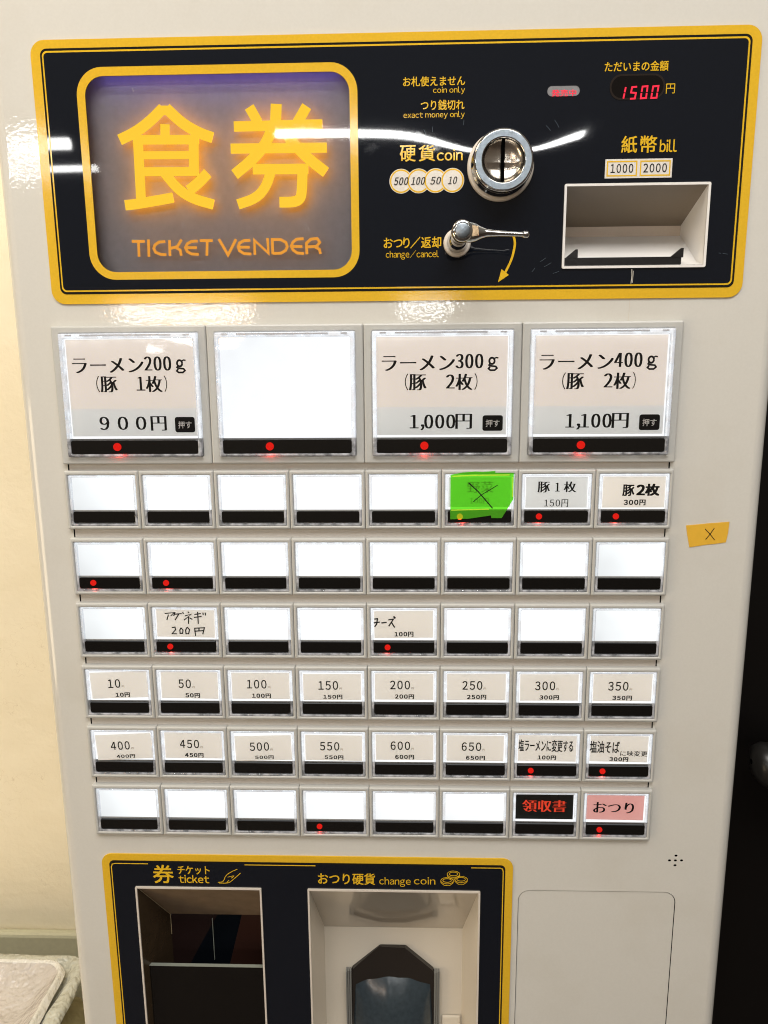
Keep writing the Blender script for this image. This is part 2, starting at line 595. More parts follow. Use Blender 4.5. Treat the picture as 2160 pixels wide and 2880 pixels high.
rail = plate('button_rail', rc(2.7, 1.6, 397.3, 359.4), [], BF + 0.6, BF + 3, M['rail'], mach)

# ------------------------------------------------------------------ upper panel
d = 1.1
top = plate('upper_panel', rr(2.0, -166.6, 434.8, -13.6, 8.5), [openB, winh], d, BF, M['yellow'], mach)
plate('border_line', rr(7.8, -161.8, 429.3, -19.6, 4.0), [openB, winh], d - .12, d, M['black'], top)
plate('border_line', rr(9.0, -160.4, 428.0, -21.1, 3.0), [openB, winh], d - .24, d, M['ink_yellow'], top)
plate('panel_field', rr(9.9, -159.4, 427.0, -22.1, 2.4), [openB, winh], d - .36, d, M['navy'], top)
plate('window_border', rr(28.4, -151.0, 198.3, -28.2, 16.0, 10), [winh], d - .48, d, M['yellow'], top)
FD = d - .5
# lit sign behind its window
sign = plate('sign_window', rr(28, -150, 198, -29, 8), [], 10.5, 11.5, simple('grey_sign_film', (0.43, 0.42, 0.45, 1), 0.5, grain=0.12, gscale=250), mach)
V, F = [], []
box_geo(40, -149.9, 2.6, 188, -148.8, 6.0, V, F)
make('edge_lamp', V, F, M['blue_led'], sign)
plate('window_cover', rr(31, -148, 196, -30, 12), [], 1.25, 1.25, M['cover'], sign)
KANJI = [
 (6.90, [(51.6, -110.9), (61.8, -115.1), (70.9, -120.9), (79.6, -128.4)]),
 (6.90, [(81.6, -128.4), (90.7, -119.8), (100.8, -114.1), (109.1, -111.3)]),
 (6.20, [(80.3, -119.4), (79.9, -112.4)]), (5.90, [(59.8, -110.8), (100.6, -110.3)]),
 (6.60, [(97.5, -112.5), (96.6, -91.2)]), (6.60, [(63.0, -111.1), (62.5, -76.2)]),
 (5.00, [(65.2, -101.9), (94.4, -101.6)]), (5.60, [(65.4, -92.4), (99.5, -92.1)]),
 (6.60, [(78.3, -91.5), (85.8, -82.0), (95.1, -76.2), (107.7, -72.7)]),
 (7.00, [(105.2, -91.1), (99.2, -85.5), (92.8, -81.1)]),
 (5.60, [(80.2, -127.0), (81.0, -127.0)]), (3.4, [(77.0, -128.3), (84.4, -128.2)]),
 (6.60, [(52.2, -73.0), (59.5, -73.6), (82.7, -77.1)]),
 (6.60, [(132.4, -128.2), (137.4, -119.4)]), (7.20, [(148.9, -129.6), (148.1, -118.5)]),
 (6.80, [(167.4, -128.0), (161.5, -119.0)]), (6.40, [(122.5, -117.3), (176.6, -117.6)]),
 (6.30, [(120.0, -104.8), (179.0, -104.5)]),
 (7.00, [(146.1, -116.1), (141.4, -106.7), (132.9, -98.0), (121.7, -89.9)]),
 (7.00, [(152.5, -116.0), (157.4, -108.4), (166.6, -99.1), (178.1, -90.4)]),
 (6.50, [(133.1, -92.8), (167.3, -92.5)]), (6.60, [(144.3, -91.4), (140.9, -82.5), (134.6, -76.0), (123.0, -72.5)]),
 (6.80, [(163.8, -92.3), (163.1, -79.7), (162.0, -75.2), (158.1, -73.4), (148.9, -73.5)])]
TV = [
 [(55.0, -51.5), (63.3, -51.4)], [(59.3, -51.4), (59.0, -42.2)], [(65.7, -52.5), (65.3, -42.1)],
 [(76.3, -51.1), (72.3, -50.9), (69.5, -49.1), (68.7, -47.1), (69.7, -44.8), (72.7, -43.5), (76.5, -43.3)],
 [(79.0, -52.0), (78.7, -42.4)], [(86.6, -52.2), (83.7, -48.0), (79.2, -47.0)], [(82.8, -47.5), (85.4, -45.9), (85.9, -42.5)],
 [(96.8, -51.2), (92.8, -51.0), (90.1, -49.6), (88.8, -47.3), (89.8, -45.0), (92.4, -43.5), (97.1, -43.2)],
 [(89.2, -47.3), (96.1, -47.2)], [(98.1, -51.4), (106.3, -51.3)], [(102.8, -51.3), (102.1, -42.3)],
 [(110.2, -52.2), (115.5, -42.6), (121.0, -52.0)],
 [(130.0, -51.2), (126.0, -51.1), (123.1, -49.7), (122.1, -47.3), (122.9, -45.0), (125.7, -43.3), (130.3, -43.0)],
 [(122.3, -47.2), (129.4, -47.1)], [(132.5, -42.5), (132.5, -51.2), (141.0, -43.4), (140.8, -52.4)],
 [(143.8, -42.7), (143.7, -51.5), (149.0, -51.4), (152.2, -49.7), (153.0, -47.2), (151.9, -44.9), (149.0, -43.3), (143.9, -43.2)],
 [(163.4, -51.7), (159.1, -51.5), (156.6, -49.8), (155.5, -47.4), (156.5, -45.1), (159.1, -43.3), (163.5, -42.9)],
 [(155.8, -47.2), (162.5, -47.1)],
 [(165.2, -42.4), (165.1, -49.1), (167.9, -51.4), (171.9, -51.7), (173.4, -49.5), (171.5, -47.1), (165.4, -46.8)],
 [(170.5, -46.7), (173.1, -45.3), (173.7, -42.5)]]
def smooth_some(ss): return [(w_, chaikin(p, 2)) if len(p) > 2 else (w_, p) for w_, p in ss]
strokes('sign_characters', [(w_ * .93, p) for w_, p in smooth_some(KANJI)], 3.5, M['glyph'], sign)
strokes('sign_glow_tube', [(w_ * .80, p) for w_, p in smooth_some(KANJI)], 4.0, M['glyph_halo'], sign)
strokes('sign_wording', [(1.75, p) for p in TV], 3.0, M['glyph_dim'], sign)

# printed words of the upper panel
text('printed_wording', [
 ('お札使えません', (225.6, -142.2, 262.4, -136.9), 'b'), ('coin only', (243.4, -136.4, 262.4, -132.2), ''),
 ('つり銭切れ', (236.2, -129.2, 262.2, -123.7), 'b'), ('exact money only', (225.8, -122.9, 262.4, -118.7), ''),
 ('硬', (223.6, -104.3, 233.0, -95.2), 'b'), ('貨', (235.0, -104.3, 244.8, -95.2), 'b'), ('coin', (246.0, -101.8, 261.4, -95.4), 'b'),
 ('おつり/返却', (213.4, -51.6, 248.8, -44.9), 'b'), ('change/cancel', (214.6, -43.8, 247.4, -38.3), ''),
 ('ただいまの金額', (344.4, -148.2, 381.4, -142.8), 'b'), ('円', (380.8, -135.8, 386.0, -130.4), ''),
 ('紙', (356.4, -107.4, 365.6, -98.0), 'b'), ('幣', (367.6, -107.4, 377.2, -98.0), 'b'), ('bill', (379.2, -105.0, 389.2, -98.2), 'b'),
], FD - .08, M['ink_yellow'], top)
# coin value discs
for i, cx in enumerate((224.2, 234.9, 245.2, 255.5)):
    c0 = circ(cx, -84.0, 7.1, 7.1)
    dd = FD - .06 - .05 * i
    plate('coin_badge', c0, [], dd, dd + .03, M['ink_white'], top)
    plate('coin_badge_ring', circ(cx, -84.0, 6.8), [circ(cx, -84.0, 5.9)], dd - .02, dd - .02, M['ink_yellow'], top)
text('coin_values', [('500', (219.8, -86.2, 228.0, -81.8), 'i'), ('100', (230.3, -86.2, 238.2, -81.8), 'i'),
                     ('50', (242.0, -86.2, 247.8, -81.8), 'i'), ('10', (252.8, -86.2, 257.6, -81.8), 'i')], FD - .35, M['ink_dark'], top)
bb = plate('banknote_badge', rc(347.2, -94.6, 387.2, -83.8), [], FD - .06, FD, M['ink_white'], top)
for x0, x1 in ((348.2, 366.4), (368.0, 386.2)):
    plate('badge_frame', rc(x0, -93.6, x1, -84.8), [rc(x0 + .8, -92.8, x1 - .8, -85.6)], FD - .12, FD - .12, M['ink_yellow'], bb)
text('banknote_values', [('1000', (350.6, -91.8, 364.0, -86.8), 'b'), ('2000', (370.2, -91.8, 384.0, -86.8), 'b')], FD - .12, M['ink_dark'], top)
# status pill and amount display
pill = plate('status_lamp', rr(311.2, -135.6, 330.2, -130.1, 2.6), [], FD - .05, FD, simple('frosted_pill', (0.20, 0.20, 0.21, 1), 0.35, grain=.25), top)
text('status_wording', [('発売中', (313.8, -133.6, 328.2, -129.9), 'b')], FD - .12, M['led_digit'], pill)
disp = plate('amount_display', rr(347.8, -141.4, 380.2, -127.4, 6.6), [rr(348.8, -140.4, 379.2, -128.4, 6.0)], FD - .1, FD, panel_mat('display_lip', (0.02, 0.015, 0.013)), top)
plate('display_glass', rr(348.2, -141.0, 379.8, -127.8, 6.2), [], FD - .05, FD, panel_mat('display_glass', (0.004, 0.003, 0.003)), disp)
LED = [(.95, [(357.2, -134.3), (356.7, -131.5)]), (.95, [(356.6, -130.9), (356.1, -128.1)]),
 (.95, [(363.8, -134.4), (360.9, -134.2), (360.4, -131.3), (363.3, -131.0), (362.8, -128.0), (360.0, -127.9)]),
 (.95, [(366.6, -131.5), (367.0, -134.4), (369.9, -134.6), (369.7, -131.5)]), (.95, [(369.6, -130.9), (369.4, -128.2), (366.3, -128.0), (366.5, -130.9)]),
 (.95, [(372.8, -131.5), (373.2, -134.4), (376.3, -134.6), (375.9, -131.5)]), (.95, [(375.8, -130.9), (375.5, -128.2), (372.4, -128.1), (372.7, -130.9)])]
strokes('amount_digits', LED, FD - .12, M['led_digit'], disp)
# turning arrow for the lever
arrow_v, arrow_f = [], []
ribbon_geo(chaikin([(292.5, -53.5), (294.3, -48.3), (294.0, -44.1), (292.4, -37.4), (288.8, -30.1)]), 1.4, arrow_v, arrow_f, FD - .1, 0)
o = len(arrow_v)
arrow_v += [P(x, z, FD - .11) for x, z in ((286.3, -31.9), (288.4, -30.4), (290.9, -28.4), (284.3, -24.1))]
arrow_f += [(o, o + 1, o + 3), (o + 1, o + 2, o + 3)]
make('turn_arrow', arrow_v, arrow_f, M['ink_yellow'], top)

# ------------------------------------------------------------------ coin inlet
cx, cz = 284.2, -91.2
inlet = lathe('coin_inlet', [(19.9, FD + .3), (19.9, -2.2), (19.2, -3.0), (17.6, -3.2), (17.4, -3.0)], cx, cz, M['cream'], mach, 64)
lathe('inlet_collar', [(18.0, -3.0), (18.0, -6.5), (17.2, -7.2), (17.2, -12.0), (17.6, -12.6), (17.9, -14.5), (17.4, -16.2), (16.4, -17.0), (12.9, -17.0), (12.3, -16.6), (11.9, -15.6)], cx, cz, M['chrome'], inlet, 64)
lathe('inlet_face', [(16.3, -17.05), (12.9, -17.05)], cx, cz, M['brushed'], inlet, 64)
def dish():
    # upper and lower halves dip differently so that a bright ridge runs across the middle
    V, F = [], []
    nr, na = 14, 56
    slot = 0.95
    for part in (-1, 1):
        for i in range(nr + 1):
            for j in range(na + 1):
                r = 11.95 * i / nr
                a = math.pi * j / na - math.pi / 2
                x = r * math.cos(a); z = r * math.sin(a)
                x = part * (slot + x * (11.95 - slot) / 11.95)
                k = math.sqrt(max(0, 1 - (x * x + z * z) / 145))
                dep = -15.4 + 4.2 * k
                if z > 0.2: dep += 1.3 * min(1, (z - .2) / 3.5) * min(1, k * 2.2) - 0.11 * z
                V.append(P(cx + x, cz + z, dep))
        o = len(V) - (nr + 1) * (na + 1)
        for i in range(nr):
            for j in range(na):
                q = (o + i * (na + 1) + j, o + (i + 1) * (na + 1) + j, o + (i + 1) * (na + 1) + j + 1, o + i * (na + 1) + j + 1)
                F.append(q if part > 0 else q[::-1])
    return make('inlet_dish', V, F, M['dish'], inlet, smooth=True)
dish()
V, F = [], []
box_geo(cx - 1.0, cz - 11.3, -13.9, cx + 1.0, cz + 11.3, -3.0, V, F)
make('coin_slot', V, F, M['dark'], inlet)
plate('inlet_back', circ(cx, cz, 12.5), [], -4, -4, M['dark'], inlet)

# ------------------------------------------------------------------ return lever
lx, lz = 258.6, -47.6
lever = lathe('return_lever', [(8.4, FD + .3), (8.4, -1.6), (7.9, -2.4), (6.2, -2.6), (5.9, -2.2)], lx, lz, M['cream'], mach, 48)
lathe('lever_stem', [(6.2, -2.4), (5.6, -6), (5.2, -8), (5.2, -9.5), (4.7, -10), (4.6, -18), (4.9, -24), (5.0, -34), (5.5, -36)], lx, lz, M['chrome'], lever, 40)
V, F = [], []
def arm():
    V, F = [], []
    n = 24
    path = [(0, 5.6, 5.4), (4.6, 5.0, 5.2), (7.5, 4.4, 4.8), (10.5, 3.0, 3.6), (14, 2.1, 2.8), (22, 1.5, 2.2), (32, 1.3, 1.9), (34, 1.3, 1.9), (34.6, 1.9, 2.4), (36.6, 2.0, 2.5), (37.4, 1.6, 2.0), (37.8, .2, .3)]
    for x, rz, rd in path:
        for i in range(n):
            a = 2 * math.pi * i / n
            sq = 1.12 if 4 < x < 12 else 1.0
            V.append(P(lx + .4 + x, lz - 0.3 + 0.05 * x + rz * math.sin(a) * sq, -40.5 + rd * math.cos(a)))
    for k in range(len(path) - 1):
        for i in range(n):
            j = (i + 1) % n
            F.append((k * n + i, (k + 1) * n + i, (k + 1) * n + j, k * n + j))
    return make('lever_arm', V, F, M['chrome'], lever, smooth=True)
arm()
lathe('lever_cap', [(.01, -47.4), (3.7, -47.4), (4.1, -47.2), (4.25, -46.6)], lx + .2, lz - .2, M['brushed'], lever, 32)
lathe('lever_head', [(4.2, -47.0), (5.4, -46.9), (5.9, -46.0), (5.9, -36.2), (5.2, -35.2), (4.4, -35.0)], lx + .2, lz - .2, M['chrome'], lever, 40)
plate('lever_flat', [(lx + 5.6, lz - 3.0), (lx + 9.0, lz - 2.4), (lx + 9.4, lz + 2.2), (lx + 5.6, lz + 3.0)], [], -46.4, -44.0, M['brass'], lever)

# ------------------------------------------------------------------ banknote slot
bill = plate('banknote_slot', rr(323.3, -80.9, 410.9, -31.7, 1.0), [rc(324.7, -79.5, 409.5, -33.1)], FD - .9, BF, M['white_pl'], mach, True)
def quad(name, pts, mat, parent, thick=None):
    V = [P(*p) for p in pts]
    return make(name, V, [tuple(range(len(pts)))], mat, parent)
a0, a1, a2, a3 = 324.7, 409.5, -79.5, -33.1
M['bill_ceiling'] = simple('tan_slot_plastic', (0.22, 0.18, 0.135, 1), 0.35, grain=0.05)
M['bill_band'] = simple('beige_slot_plastic', (0.58, 0.48, 0.38, 1), 0.35, grain=0.05)
quad('slot_ceiling', [(a0, a2, .5), (a0, -63.0, 45), (a1, -63.0, 45), (a1, a2, .5)], M['bill_ceiling'], bill)
quad('slot_lip', [(a0, -63.2, 45), (a0, -56.6, 45), (a1, -56.6, 45), (a1, -63.2, 45)], M['bill_band'], bill)
V = [P(a0, -56.6, 45), P(a0, -54.5, 41), P(a0, -36.5, 12), P(a0, -33.3, .5), P(a1, -56.6, 45), P(a1, -54.5, 41), P(a1, -36.5, 12), P(a1, -33.3, .5)]
make('slot_ramp', V, [(0, 1, 5, 4), (1, 2, 6, 5), (2, 3, 7, 6)], M['white_pl'], bill)
quad('slot_side', [(a1 - .2, a2, .5), (a1 - .2, -63, 45), (a1 - .2, -56, 45), (a1 - .2, -53, 41), (a1 - .2, -34, 12), (a1 - .2, a3, .5)], M['white_pl'], bill)
V = [P(a1 - 1.0, a2 + 1, 1), P(a1 - 4.5, -60, 44.8), P(a1 - 4.5, -50, 32), P(a1 - .4, a2 + 2, 6), P(a1 - .4, -45, 22), P(a1 - .4, -60, 44)]
quad('slot_side', [(a0 + .2, a2, .5), (a0 + .2, a3, .5), (a0 + .2, -56, 45), (a0 + .2, -63, 45)], M['white_pl'], bill)
V, F = [], []
box_geo(325.0, -38.4, 3.0, 397.0, -33.6, 8.0, V, F)
box_geo(325.0, -33.9, 1.0, 396.0, -33.3, 8.0, V, F)
def hook(x, w_, sgn):
    o = len(V)
    pts = [(x, -43.4), (x + sgn * 1.4, -43.4), (x + sgn * 1.4, -38.0), (x - sgn * 6.5, -38.0)]
    for dd in (2.6, 5.0):
        V.extend(P(px_, pz_, dd) for px_, pz_ in pts)
    n = 4
    F.append(tuple(o + i for i in range(4))); F.append(tuple(o + 4 + i for i in reversed(range(4))))
    for i in range(4): F.append((o + i, o + (i + 1) % 4, o + 4 + (i + 1) % 4, o + 4 + i))
hook(332.0, 2, 1); hook(396.6, 2, 1)
make('note_guide', V, F, M['black_pl'], bill)
V, F = [], []
box_geo(397.0, -43.3, 3.2, 397.6, -38.4, 4.0, V, F)
make('guide_edge', V, F, M['bill_band'], bill)

# ------------------------------------------------------------------ lower panel
lowp = plate('lower_panel', rr(1.4, 378.4, 304.0, 616, 7.5), [openT, openC], d, BF, M['yellow'], mach)
plate('border_line', rr(6.9, 383.6, 298.4, 610, 3.5), [openT, openC], d - .12, d, M['black'], lowp)
plate('panel_field', rr(8.9, 384.7, 296.6, 608, 2.5), [openT, openC], d - .24, d, M['navy'], lowp)
dd = d - .34
for pts in ([(36.0, 386.0), (11.5, 386.0), (9.2, 386.6), (8.4, 389.0), (8.4, 600)], [(107.6, 385.8), (159.9, 385.8)], [(273.6, 385.8), (294.5, 385.8), (296.3, 386.4), (296.9, 388.6), (296.9, 600)]):
    strokes('border_line', [(.7, pts)], dd, M['ink_yellow'], lowp)
text('printed_wording', [('券', (39.2, 386.8, 54.3, 401.8), 'b'), ('チケット', (57.6, 387.4, 81.4, 394.2), 'b'), ('ticket', (58.1, 394.9, 80.7, 401.4), 'b'),
 ('おつり硬貨', (161.6, 391.6, 203.4, 400.9), 'b'), ('change', (206.6, 394.4, 229.6, 402.2), ''), ('coin', (232.0, 394.0, 247.6, 400.0), '')], dd, M['ink_yellow'], lowp)
strokes('hand_symbol', [(.5, [(87.3, 400.6), (91.3, 400.2), (93.1, 394.8), (98.3, 391.2), (102.2, 389.5)]), (.5, [(88, 401.2), (95.1, 401.2), (98.4, 398.4), (104.4, 392.6)]),
                        (.45, [(94.6, 396.2), (100.1, 394.6), (97.4, 397.0)]), (.45, [(95.5, 398.5), (93.6, 401.0)])], dd, M['ink_yellow'], lowp, smooth=True)
ss = []
for x, z in ((260.8, 391.2), (256.2, 396.6), (266.4, 395.4)):
    for rx, rz, dz in ((4.6, 2.6, 0), (3.1, 1.5, -.2)):
        ss.append((.42, [(x + rx * math.cos(a * math.pi / 10), z + dz + rz * math.sin(a * math.pi / 10)) for a in range(21)]))
    ss.append((.4, [(x - 4.6, z), (x - 4.4, z + 1.8), (x - 2, z + 3.9), (x + 2, z + 3.9), (x + 4.4, z + 1.8), (x + 4.6, z)]))
strokes('coins_symbol', ss, dd, M['ink_yellow'], lowp)

def frame(name, x0, z0, x1, z1, t, mat, parent):
    return plate(name, rr(x0, z0, x1, z1, .8), [rc(x0 + t, z0 + t, x1 - t, z1 - t)], dd - 1.0, BF, mat, parent, True)
# ticket tray
tk = frame('ticket_tray', 25.2, 404.7, 119.4, 591, 1.3, M['cream'], mach)
x0, x1 = 26.5, 118.1
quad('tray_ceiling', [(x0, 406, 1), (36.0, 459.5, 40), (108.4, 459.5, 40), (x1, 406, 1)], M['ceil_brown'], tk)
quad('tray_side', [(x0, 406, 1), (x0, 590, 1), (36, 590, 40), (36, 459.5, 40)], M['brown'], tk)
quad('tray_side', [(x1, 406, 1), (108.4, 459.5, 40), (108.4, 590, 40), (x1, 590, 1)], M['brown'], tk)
quad('tray_back', [(36, 459.5, 40), (36, 590, 40), (37, 590, 40), (50, 505, 40), (62, 482, 40), (74.4, 459.5, 40)], M['plum_refl'], tk)  # three back pieces carry painted reflections of clothing in front
quad('tray_back', [(74.4, 459.5, 40), (62, 482, 40), (50, 505, 40), (37, 590, 40), (59.6, 590, 40), (80.5, 512, 40), (94, 459.5, 40)], M['navy_refl'], tk)
quad('tray_back', [(94, 459.5, 40), (80.5, 512, 40), (59.6, 590, 40), (108.4, 590, 40), (108.4, 459.5, 40)], M['rust_refl'], tk)
def rod(name, a, b_, r, mat, parent):
    A, B_ = P(*a), P(*b_)
    t = (B_ - A).normalized(); u = t.orthogonal().normalized(); w_ = t.cross(u)
    V = [c_ + (u * math.cos(k * 2.0944) + w_ * math.sin(k * 2.0944)) * r / 1000 for c_ in (A, B_) for k in range(3)]
    return make(name, V, [(0, 1, 4, 3), (1, 2, 5, 4), (2, 0, 3, 5), (0, 2, 1), (3, 4, 5)], mat, parent)
rod('seam_glint', (27.2, 407, 1.2), (36.2, 459.6, 39.6), .3, M['seam_glint'], tk)  # pale rods paint the highlight along the tray corner
rod('seam_glint', (36.2, 459.8, 39.6), (36.2, 478, 39.6), .22, M['seam_glint'], tk)
V, F = [], []
box_geo(27.4, 479.4, 8, 117.0, 589, 10.5, V, F)
make('tray_flap', V, F, M['flap'], tk)
V, F = [], []
box_geo(27.4, 479.1, 7.8, 117.0, 479.4, 10.6, V, F)
box_geo(70.2, 462, 38.0, 70.6, 500, 39, V, F)
make('flap_edge', V, F, M['edge'], tk)
# change tray
cg = frame('change_tray', 153.6, 404.7, 280.5, 591, 1.3, M['cream'], mach)
x0, x1 = 154.9, 279.2
M['gloss_cream'] = simple('glossy_cream', (0.50, 0.45, 0.375, 1), 0.07, 0.35, grain=0.04, spec=1.0)
M['tray_cream'] = simple('tray_cream', (0.68, 0.62, 0.52, 1), 0.22, grain=0.03)
quad('tray_ceiling', [(x0, 406, 1), (160.2, 469, 40), (271, 469, 40), (x1, 406, 1)], M['gloss_cream'], cg)
quad('tray_side', [(x0, 406, 1), (x0, 590, 1), (160.2, 590, 40), (160.2, 469, 40)], M['tray_cream'], cg)
quad('tray_side', [(x1, 406, 1), (271, 469, 40), (271, 590, 40), (x1, 590, 1)], M['tray_cream'], cg)
quad('tray_back', [(160.2, 469, 40), (160.2, 590, 40), (271, 590, 40), (271, 469, 40)], M['tray_cream'], cg)
quad('tray_floor', [(x0, 589.9, 1), (x1, 589.9, 1), (271, 589.9, 40), (160.2, 589.9, 40)], M['tray_cream'], cg)
cup = plate('coin_cup', [(204.9, 484.4), (225.6, 484.4), (248.2, 505), (248.2, 589), (182.2, 589), (182.2, 505)], [], 36.8, 39.6, M['cup'], cg)
bevel_obj(cup, .0008, 2)
V, F = [], []
nu, nv = 30, 18
for i in range(nv + 1):
    for j in range(nu + 1):
        xx = -math.cos(math.pi * j / nu); v = i / nv
        bul = 14 * max(0, 1 - xx * xx) ** .6 * (1 - (1 - min(1, v * 1.7)) ** 2.2)
        V.append(P(215.2 + 32.4 * xx * min(1, .93 + .07 * v * 2), 512 + 77 * v + (7 * xx * xx + .5 * math.sin(11 * xx)) * (1 - v), 36.7 - bul))
for i in range(nv):
    for j in range(nu):
        F.append((i * (nu + 1) + j, (i + 1) * (nu + 1) + j, (i + 1) * (nu + 1) + j + 1, i * (nu + 1) + j + 1))
make('cup_bowl', V, F, M['slate'], cg, smooth=True)
for xs in ((177.4, 182.0), (248.4, 253.2)):
    V, F = [], []
    for k in range(3):
        xx = xs[0] + (xs[1] - xs[0]) * k / 3
        box_geo(xx, 505.4, 34 + k * .6, xx + (xs[1] - xs[0]) / 3 - .35, 589, 39, V, F)
    make('cup_bracket', V, F, M['bracket'], cg)
V, F = [], []
box_geo(255, 549, 37, 270, 589, 39.5, V, F)
bevel_obj(make('tray_step', V, F, M['tray_cream'], cg), .001, 2)

# ------------------------------------------------------------------ buttons
def L(x, z, d=0.0):
    return Vector((x / 1000, d / 1000, -z / 1000))

def local(name, V, F, mat, parent, smooth=False):
    me = bpy.data.meshes.new(name)
    me.from_pydata([tuple(v) for v in V], [], F)
    me.materials.append(mat)
    if smooth:
        for p in me.polygons: p.use_smooth = True
    me.update()
    ob = bpy.data.objects.new(name, me)
    COL.objects.link(ob)
    ob.parent = parent
    return ob

def to_local(V, mx, mz):
    o = P(mx, mz, 0)
    return [v - o for v in V]

MESH = {}
def shared(key, builder):
    if key not in MESH: MESH[key] = builder()
    return MESH[key]

def child(name, me, parent):
    ob = bpy.data.objects.new(name, me)
    COL.objects.link(ob)
    ob.parent = parent
    return ob

def mesh_of(name, V, F, mat, mx=0, mz=0):
    me = bpy.data.meshes.new(name)
    me.from_pydata(to_local(V, mx, mz), [], F)
    me.materials.append(mat)
    me.update()
    return me

def ring_bevel(outer_r, inner_r, d_front, d_back, d_in, edge=.7):
    """frame with softened outer and inner edges; outer_r, inner_r = (x0,z0,x1,z1,r)"""
    def lp(q, grow, dd):
        x0, z0, x1, z1, r = q
        return [P(x, z, dd) for x, z in rr(x0 - grow, z0 - grow, x1 + grow, z1 + grow, max(.15, r + grow), 4)]
    loops = [lp(outer_r, 0, d_back), lp(outer_r, 0, d_front + edge), lp(outer_r, -edge * .3, d_front + edge * .3), lp(outer_r, -edge, d_front),
             lp(inner_r, edge * .8, d_front), lp(inner_r, edge * .2, d_front + edge * .2), lp(inner_r, 0, d_front + edge), lp(inner_r, 0, d_in)]
    V, F = [], []
    n = len(loops[0])
    for q in loops: V += q
    for k in range(len(loops) - 1):
        for i in range(n):
            j = (i + 1) % n
            F.append((k * n + i, k * n + j, (k + 1) * n + j, (k + 1) * n + i))
    return V, F

def fix_normals(me):
    bm = bmesh.new(); bm.from_mesh(me)
    bmesh.ops.recalc_face_normals(bm, faces=bm.faces)
    bm.to_mesh(me); bm.free()
    return me

W1, H1 = 49.75, 39.5
def small_parts():
    q = {}
    V, F = ring_bevel((0.1, 0, 49.9, H1, .8), (2.5, 2.9, 47.7, 37.2, .5), -1.6, 2.6, 2.4, .9)
    q['frame'] = fix_normals(mesh_of('ticket_button', V, F, M['housing']))
    for p in q['frame'].polygons: p.use_smooth = True
    V, F = plate_geo(rc(2.6, 3.0, 47.6, 26.7), [], 1.2, 1.2)
    for k in ('lit', 'lit_dim', 'lit_low'): q[k] = mesh_of('backlight', V, F, M[k])
    V, F = ring_bevel((2.7, 3.0, 47.5, 37.1, .6), (4.4, 4.3, 45.9, 35.7, .8), -1.3, 1.1, 0.6, .45)
    q['rim'] = fix_normals(mesh_of('clear_cover', V, F, M['rim']))
    V, F = plate_geo(rr(4.3, 27.4, 45.9, 34.9, 1.3, 4), [], -1.25, .4)
    q['strip'] = mesh_of('black_strip', V, F, M['strip'])
    V, F = plate_geo(rc(4.2, 3.6, 46.2, 26.4), [], -.6, -.6)
    q['lens'] = mesh_of('lens', V, F, M['lens'])
    V, F = plate_geo(circ(0, 0, 2.0, n=20), [], -1.9, -1.2)
    q['lamp'] = mesh_of('indicator_lamp', V, F, M['led'])
    V, F = plate_geo(rc(2.6, 26.9, 47.6, 37.1), [], 1.25, 1.25)
    q['well'] = mesh_of('lower_well', V, F, M['well'])
    return q
M['strip'] = simple('glossy_black_strip', (0.006, 0.0055, 0.005, 1), 0.12)
M['well'] = simple('grey_well', (0.36, 0.36, 0.35, 1), 0.4)
S = small_parts()

def put_button(mx, mz, frame_me, label=None):
    ob = bpy.data.objects.new('ticket_button', frame_me)
    COL.objects.link(ob)
    # mesh_of() subtracted P(0,0): local (0,0) is the module's top left corner
    place(ob, mach, P(mx, mz, 0))
    if label: ob['label'] = label
    return ob

def card_quad(x0, z0, x1, z1, rot, d, mx, mz, bow=0.0):
    cx_, cz_ = (x0 + x1) / 2, (z0 + z1) / 2
    a = math.radians(rot)
    pts = []
    for x, z in ((x0, z0), (x1, z0), (x1, z1), (x0, z1)):
        dx_, dz_ = x - cx_, z - cz_
        pts.append((mx + cx_ + dx_ * math.cos(a) - dz_ * math.sin(a), mz + cz_ + dx_ * math.sin(a) + dz_ * math.cos(a)))
    return pts

